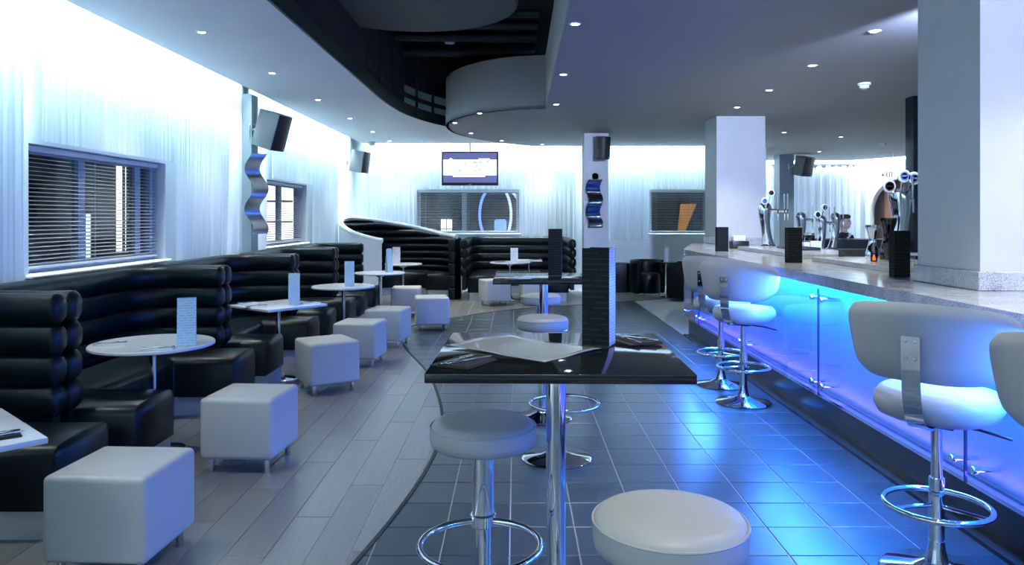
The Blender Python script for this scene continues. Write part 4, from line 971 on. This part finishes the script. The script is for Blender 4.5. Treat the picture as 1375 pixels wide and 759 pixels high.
tag(G().lathe([(0, -0.03), (0.05, -0.028), (0.062, -0.01), (0.062, 0.0)], (0, 0, 0), 24, T(1.44, 13.70, 2.29) @ RX(-PI/2) @ RX(PI)).build('round_button', DARKM), 'small round dark knob on the slim column under the loudspeaker', 'knob')
# television
tv = thing('television', 'flat television hanging over the back window showing a white and blue screen', 'television', (-0.96, 16.10, 2.585))
G().rbox(-0.60, 0.60, -0.035, 0.035, -0.36, 0.36, 0.012, 2).build('casing', BLACKP, tv)
TVB = lit('tv_blue', (0.05, 0.045, 0.26), 0.8); TVW = lit('tv_white', (0.92, 0.95, 1.0), 1.15); TVG = lit('tv_pale_grey', (0.45, 0.58, 0.75), 0.7)
scn = G().box(-0.565, 0.565, -0.040, -0.036, -0.30, 0.33).build('screen', TVB, tv, smooth=False)
G().box(-0.565, 0.565, -0.043, -0.040, -0.145, 0.185).build('picture_area', TVW, scn, smooth=False)
G().box(-0.36, 0.32, -0.043, -0.040, -0.18, -0.145).build('caption_tab', TVW, scn, smooth=False)
G().box(0.18, 0.42, -0.043, -0.040, 0.195, 0.212).build('title_line', TVW, scn, smooth=False)
G().add([(-0.46, -0.0425, 0.185), (-0.35, -0.0425, 0.185), (-0.40, -0.0425, 0.225)], [(0, 1, 2)]).build('emblem', TVW, scn, smooth=False)
rr_ = random.Random(3); g = G()
for k in range(26):
    x = rr_.uniform(-0.5, 0.5); z = rr_.uniform(-0.06, 0.15); a, b = rr_.uniform(0.01, 0.04), rr_.uniform(0.006, 0.018); g.box(x-a, x+a, -0.0445, -0.0435, z-b, z+b)
for k in range(18): g.box(-0.22+k*0.03, -0.20+k*0.03, -0.0445, -0.0435, -0.125, -0.105)
tag(g.build('picture_marks', TVG, scn, smooth=False), kind='stuff')
G().box(-0.03, 0.03, -0.0375, -0.0352, -0.345, -0.333).build('maker_mark', STEEL, tv, smooth=False)
G().cyl((0, 0.05, 0), 0.02, 0.0, ZL-2.585, 12).build('ceiling_pole', STEEL, tv)
# exit sign hanging by two wires
ex = thing('exit_sign', 'small white hanging sign with escape pictogram near the arched niche', 'sign', (8.85, 18.1, 2.56), math.radians(-20))
SIGN = lit('sign_face', (0.9, 0.97, 1.0), 0.9); MARK = mat('sign_mark', (0.25, 0.3, 0.32), 0.6)
G().rbox(-0.16, 0.16, -0.03, 0.03, -0.10, 0.10, 0.005, 1).build('lightbox', SIGN, ex)
g = G(); g.box(0.05, 0.065, -0.034, -0.031, -0.06, 0.06); g.box(0.10, 0.115, -0.034, -0.031, -0.06, 0.06); g.box(0.05, 0.115, -0.034, -0.031, 0.06, 0.07); g.build('door_mark', MARK, ex, smooth=False)
g = G(); g.add([(-0.12, -0.033, 0.0), (-0.08, -0.033, 0.04), (-0.08, -0.033, -0.04)], [(0, 1, 2)]); g.box(-0.08, -0.05, -0.034, -0.031, -0.01, 0.01); g.build('arrow_mark', MARK, ex, smooth=False)
g = G(); g.lathe([(0, 0), (0.012, 0), (0.012, 0.003)], (0, 0, 0), 10, T(0.0, -0.031, 0.055) @ RX(PI/2)); g.tube([(0.0, -0.033, 0.035), (-0.01, -0.033, 0.0), (0.02, -0.033, -0.03), (0.01, -0.033, -0.06)], 0.008, 6); g.tube([(-0.01, -0.033, 0.0), (-0.035, -0.033, -0.05)], 0.008, 6); g.tube([(-0.03, -0.033, 0.01), (0.03, -0.033, 0.03)], 0.006, 6); g.build('figure_mark', MARK, ex)
for x in (-0.14, 0.14): G().cyl((x, 0, 0), 0.004, 0.1, ZR-2.56, 6).build('wire', STEEL, ex)
# detectors
def detector(label, x, y, z, s=1.0):
    r = thing('smoke_detector', label, 'smoke detector', (x, y, z), 0, 'ceiling detectors')
    G().lathe([(0.07*s, 0), (0.07*s, -0.02*s), (0.055*s, -0.03*s)], (0, 0, 0), 24).build('mount', SHELLW, r); G().lathe([(0.055*s, -0.03*s), (0.05*s, -0.055*s), (0.02*s, -0.068*s), (0, -0.068*s)], (0, 0, 0), 24).build('head', SHELLW, r)
detector('white smoke detector on the grey ceiling above the bar', 3.95, 8.6, ZR)
detector('small white sensor on the far grey ceiling near the hanging sign', 7.5, 15.5, ZR)
detector('small white dome camera at the far left corner of the pale ceiling', -3.0, 15.9, ZL, 1.2)

# ---------------------------------------------------------------- tub chairs at the back right
def tub_chair(label, loc, rotz):
    r = thing('tub_chair', label, 'armchair', loc, rotz, 'black tub chairs at the back')
    def arc_path(rad): return [(rad*math.cos(a), rad*math.sin(a)) for a in [math.radians(60+240*i/36) for i in range(37)]]
    G().sweep(superell(0, 0.38, 0.055, 0.33, 18, 4), arc_path(0.30), dome=0.03).build('tub_back', LEATHER, r, ang=50)
    G().lathe([(0.25, 0.06), (0.255, 0.08), (0.255, 0.40), (0.24, 0.44), (0.18, 0.455), (0, 0.46)], (0.02, 0, 0), 36).build('seat_cushion', LEATHER, r, ang=50)
    for a in (45, 135, 225, 315): G().cyl((0.24*math.cos(math.radians(a)), 0.24*math.sin(math.radians(a)), 0), 0.018, 0, 0.07, 12).build('foot', CHROME, r)
    return r
tub_chair('black tub chair with round seat left of the thin standing card', (2.62, 15.1, 0), math.radians(-70))
tub_chair('black tub chair with its back turned, beside the end of the bar', (3.12, 14.3, 0), math.radians(150))
lt = thing('low_table', 'small dark round table between the tub chairs', 'table', (2.95, 14.75, 0)); G().lathe([(0.16, 0), (0.16, 0.012), (0.03, 0.03)], (0, 0, 0), 28).build('base', CHROME, lt); G().cyl((0, 0, 0), 0.02, 0.02, 0.66, 12).build('pole', CHROME, lt); G().lathe([(0.20, 0.66), (0.20, 0.684)], (0, 0, 0), 32).build('tabletop', BTOP, lt)
cb = thing('cube_stool', 'black leather block stool beside the slim column', 'pouf', (2.12, 15.55, 0))
G().rbox(-0.22, 0.22, -0.22, 0.22, 0.03, 0.62, 0.02, 3).build('cushion', LEATHER, cb)
for sx in (-1, 1):
    for sy in (-1, 1): G().cyl((sx*0.17, sy*0.17, 0), 0.016, 0, 0.035, 10).build('foot', CHROME, cb)

# ---------------------------------------------------------------- bartender
def blob(parts, name, m, parent, voxel=0.012):
    g = G()
    for p in parts:
        if p[0] == 'c': g.tube(p[1], p[2], 12)
        else:
            c, (a, b, d) = p[1], p[2]; g.lathe([(math.sin(PI*i/10), -math.cos(PI*i/10)) for i in range(11)], (0, 0, 0), 16, T(*c) @ (p[3] if len(p) > 3 else Matrix()) @ Matrix.Diagonal((a, b, d, 1)))
    o = g.build(name, m, parent); md = o.modifiers.new('skin', 'REMESH'); md.mode = 'VOXEL'; md.voxel_size = voxel; md.use_smooth_shade = True
    s2 = o.modifiers.new('smooth', 'SMOOTH'); s2.iterations = 4; s2.factor = 0.5
    return o
per = thing('person', 'bartender with tied dark hair and dark top looking right behind the back bar', 'person', (5.20, 12.0, 0), math.radians(35))
HZ = 1.475   # head centre; local -y is the way the body faces
sh = 1.28
body = [('e', (0, 0, HZ), (0.073, 0.092, 0.112)), ('e', (0, -0.035, HZ-0.065), (0.05, 0.055, 0.05)), ('e', (0, -0.098, HZ-0.018), (0.012, 0.02, 0.024)), ('e', (0, -0.085, HZ-0.058), (0.024, 0.014, 0.010)),
        ('e', (0.074, 0.01, HZ-0.01), (0.01, 0.02, 0.03)), ('e', (-0.074, 0.01, HZ-0.01), (0.01, 0.02, 0.03)),
        ('c', [(0, 0.015, sh-0.02), (0, 0.01, HZ-0.05)], [0.055, 0.046]), ('e', (0, 0.01, 1.12), (0.15, 0.09, 0.20)), ('e', (0, 0.01, 0.88), (0.15, 0.10, 0.12))]
for s_ in (-1, 1):
    body += [('c', [(s_*0.05, 0.01, sh-0.02), (s_*0.165, 0.01, sh-0.04), (s_*0.20, -0.02, 1.02), (s_*0.17, -0.24, 1.10)], [0.055, 0.052, 0.04, 0.026]),
             ('c', [(s_*0.17, -0.24, 1.10), (s_*0.165, -0.31, 1.11)], [0.03, 0.036]),
             ('c', [(s_*0.08, 0, 0.86), (s_*0.09, -0.01, 0.47), (s_*0.09, 0.02, 0.07)], [0.085, 0.055, 0.04]), ('c', [(s_*0.09, 0.03, 0.035), (s_*0.095, -0.16, 0.03)], [0.04, 0.032])]
    for k in range(4): body.append(('c', [(s_*0.165+(k-1.5)*0.017, -0.33, 1.112), (s_*0.165+(k-1.5)*0.018, -0.37, 1.108), (s_*0.165+(k-1.5)*0.018, -0.395-0.006*(k in (1, 2)), 1.095)], [0.009, 0.0085, 0.007]))
    body.append(('c', [(s_*0.14, -0.29, 1.11), (s_*0.115, -0.33, 1.105), (s_*0.112, -0.355, 1.098)], [0.011, 0.010, 0.008]))
blob(body, 'body', SKIN, per, 0.009)
top = [('e', (0, 0.01, 1.12), (0.168, 0.108, 0.21)), ('e', (0, 0.01, 0.93), (0.16, 0.11, 0.12)), ('c', [(0, 0.015, sh-0.06), (0, 0.015, sh+0.01)], [0.09, 0.062])]
for s_ in (-1, 1): top.append(('c', [(s_*0.05, 0.01, sh-0.025), (s_*0.165, 0.01, sh-0.045), (s_*0.20, -0.02, 1.02), (s_*0.185, -0.13, 1.06)], [0.066, 0.064, 0.052, 0.044]))
blob(top, 'shirt', CLOTH, per)
tr = [('e', (0, 0.01, 0.86), (0.162, 0.112, 0.12))]
for s_ in (-1, 1): tr += [('c', [(s_*0.08, 0, 0.86), (s_*0.09, -0.01, 0.47), (s_*0.09, 0.02, 0.09)], [0.097, 0.068, 0.055]), ('c', [(s_*0.09, 0.03, 0.04), (s_*0.095, -0.17, 0.035)], [0.048, 0.038])]
blob(tr, 'trousers', CLOTH, per)
blob([('e', (0, 0.028, HZ+0.03), (0.082, 0.088, 0.098)), ('e', (0, 0.115, HZ+0.03), (0.04, 0.045, 0.045)), ('e', (0, -0.03, HZ+0.085), (0.07, 0.07, 0.04))], 'hair', HAIR, per, 0.009)
for s_ in (-1, 1):
    G().lathe([(math.sin(PI*i/6)*0.011, -math.cos(PI*i/6)*0.008) for i in range(7)], (s_*0.03, -0.083, HZ+0.008), 10).build('eye', BLACKP, per)
G().tube([(0.045*math.cos(t), -0.045+0.02*math.sin(t)-0.03, sh-0.02+0.03*math.cos(t)) for t in [0.3*i for i in range(22)]], 0.012, 8).build('collar', WNAPKIN, per)
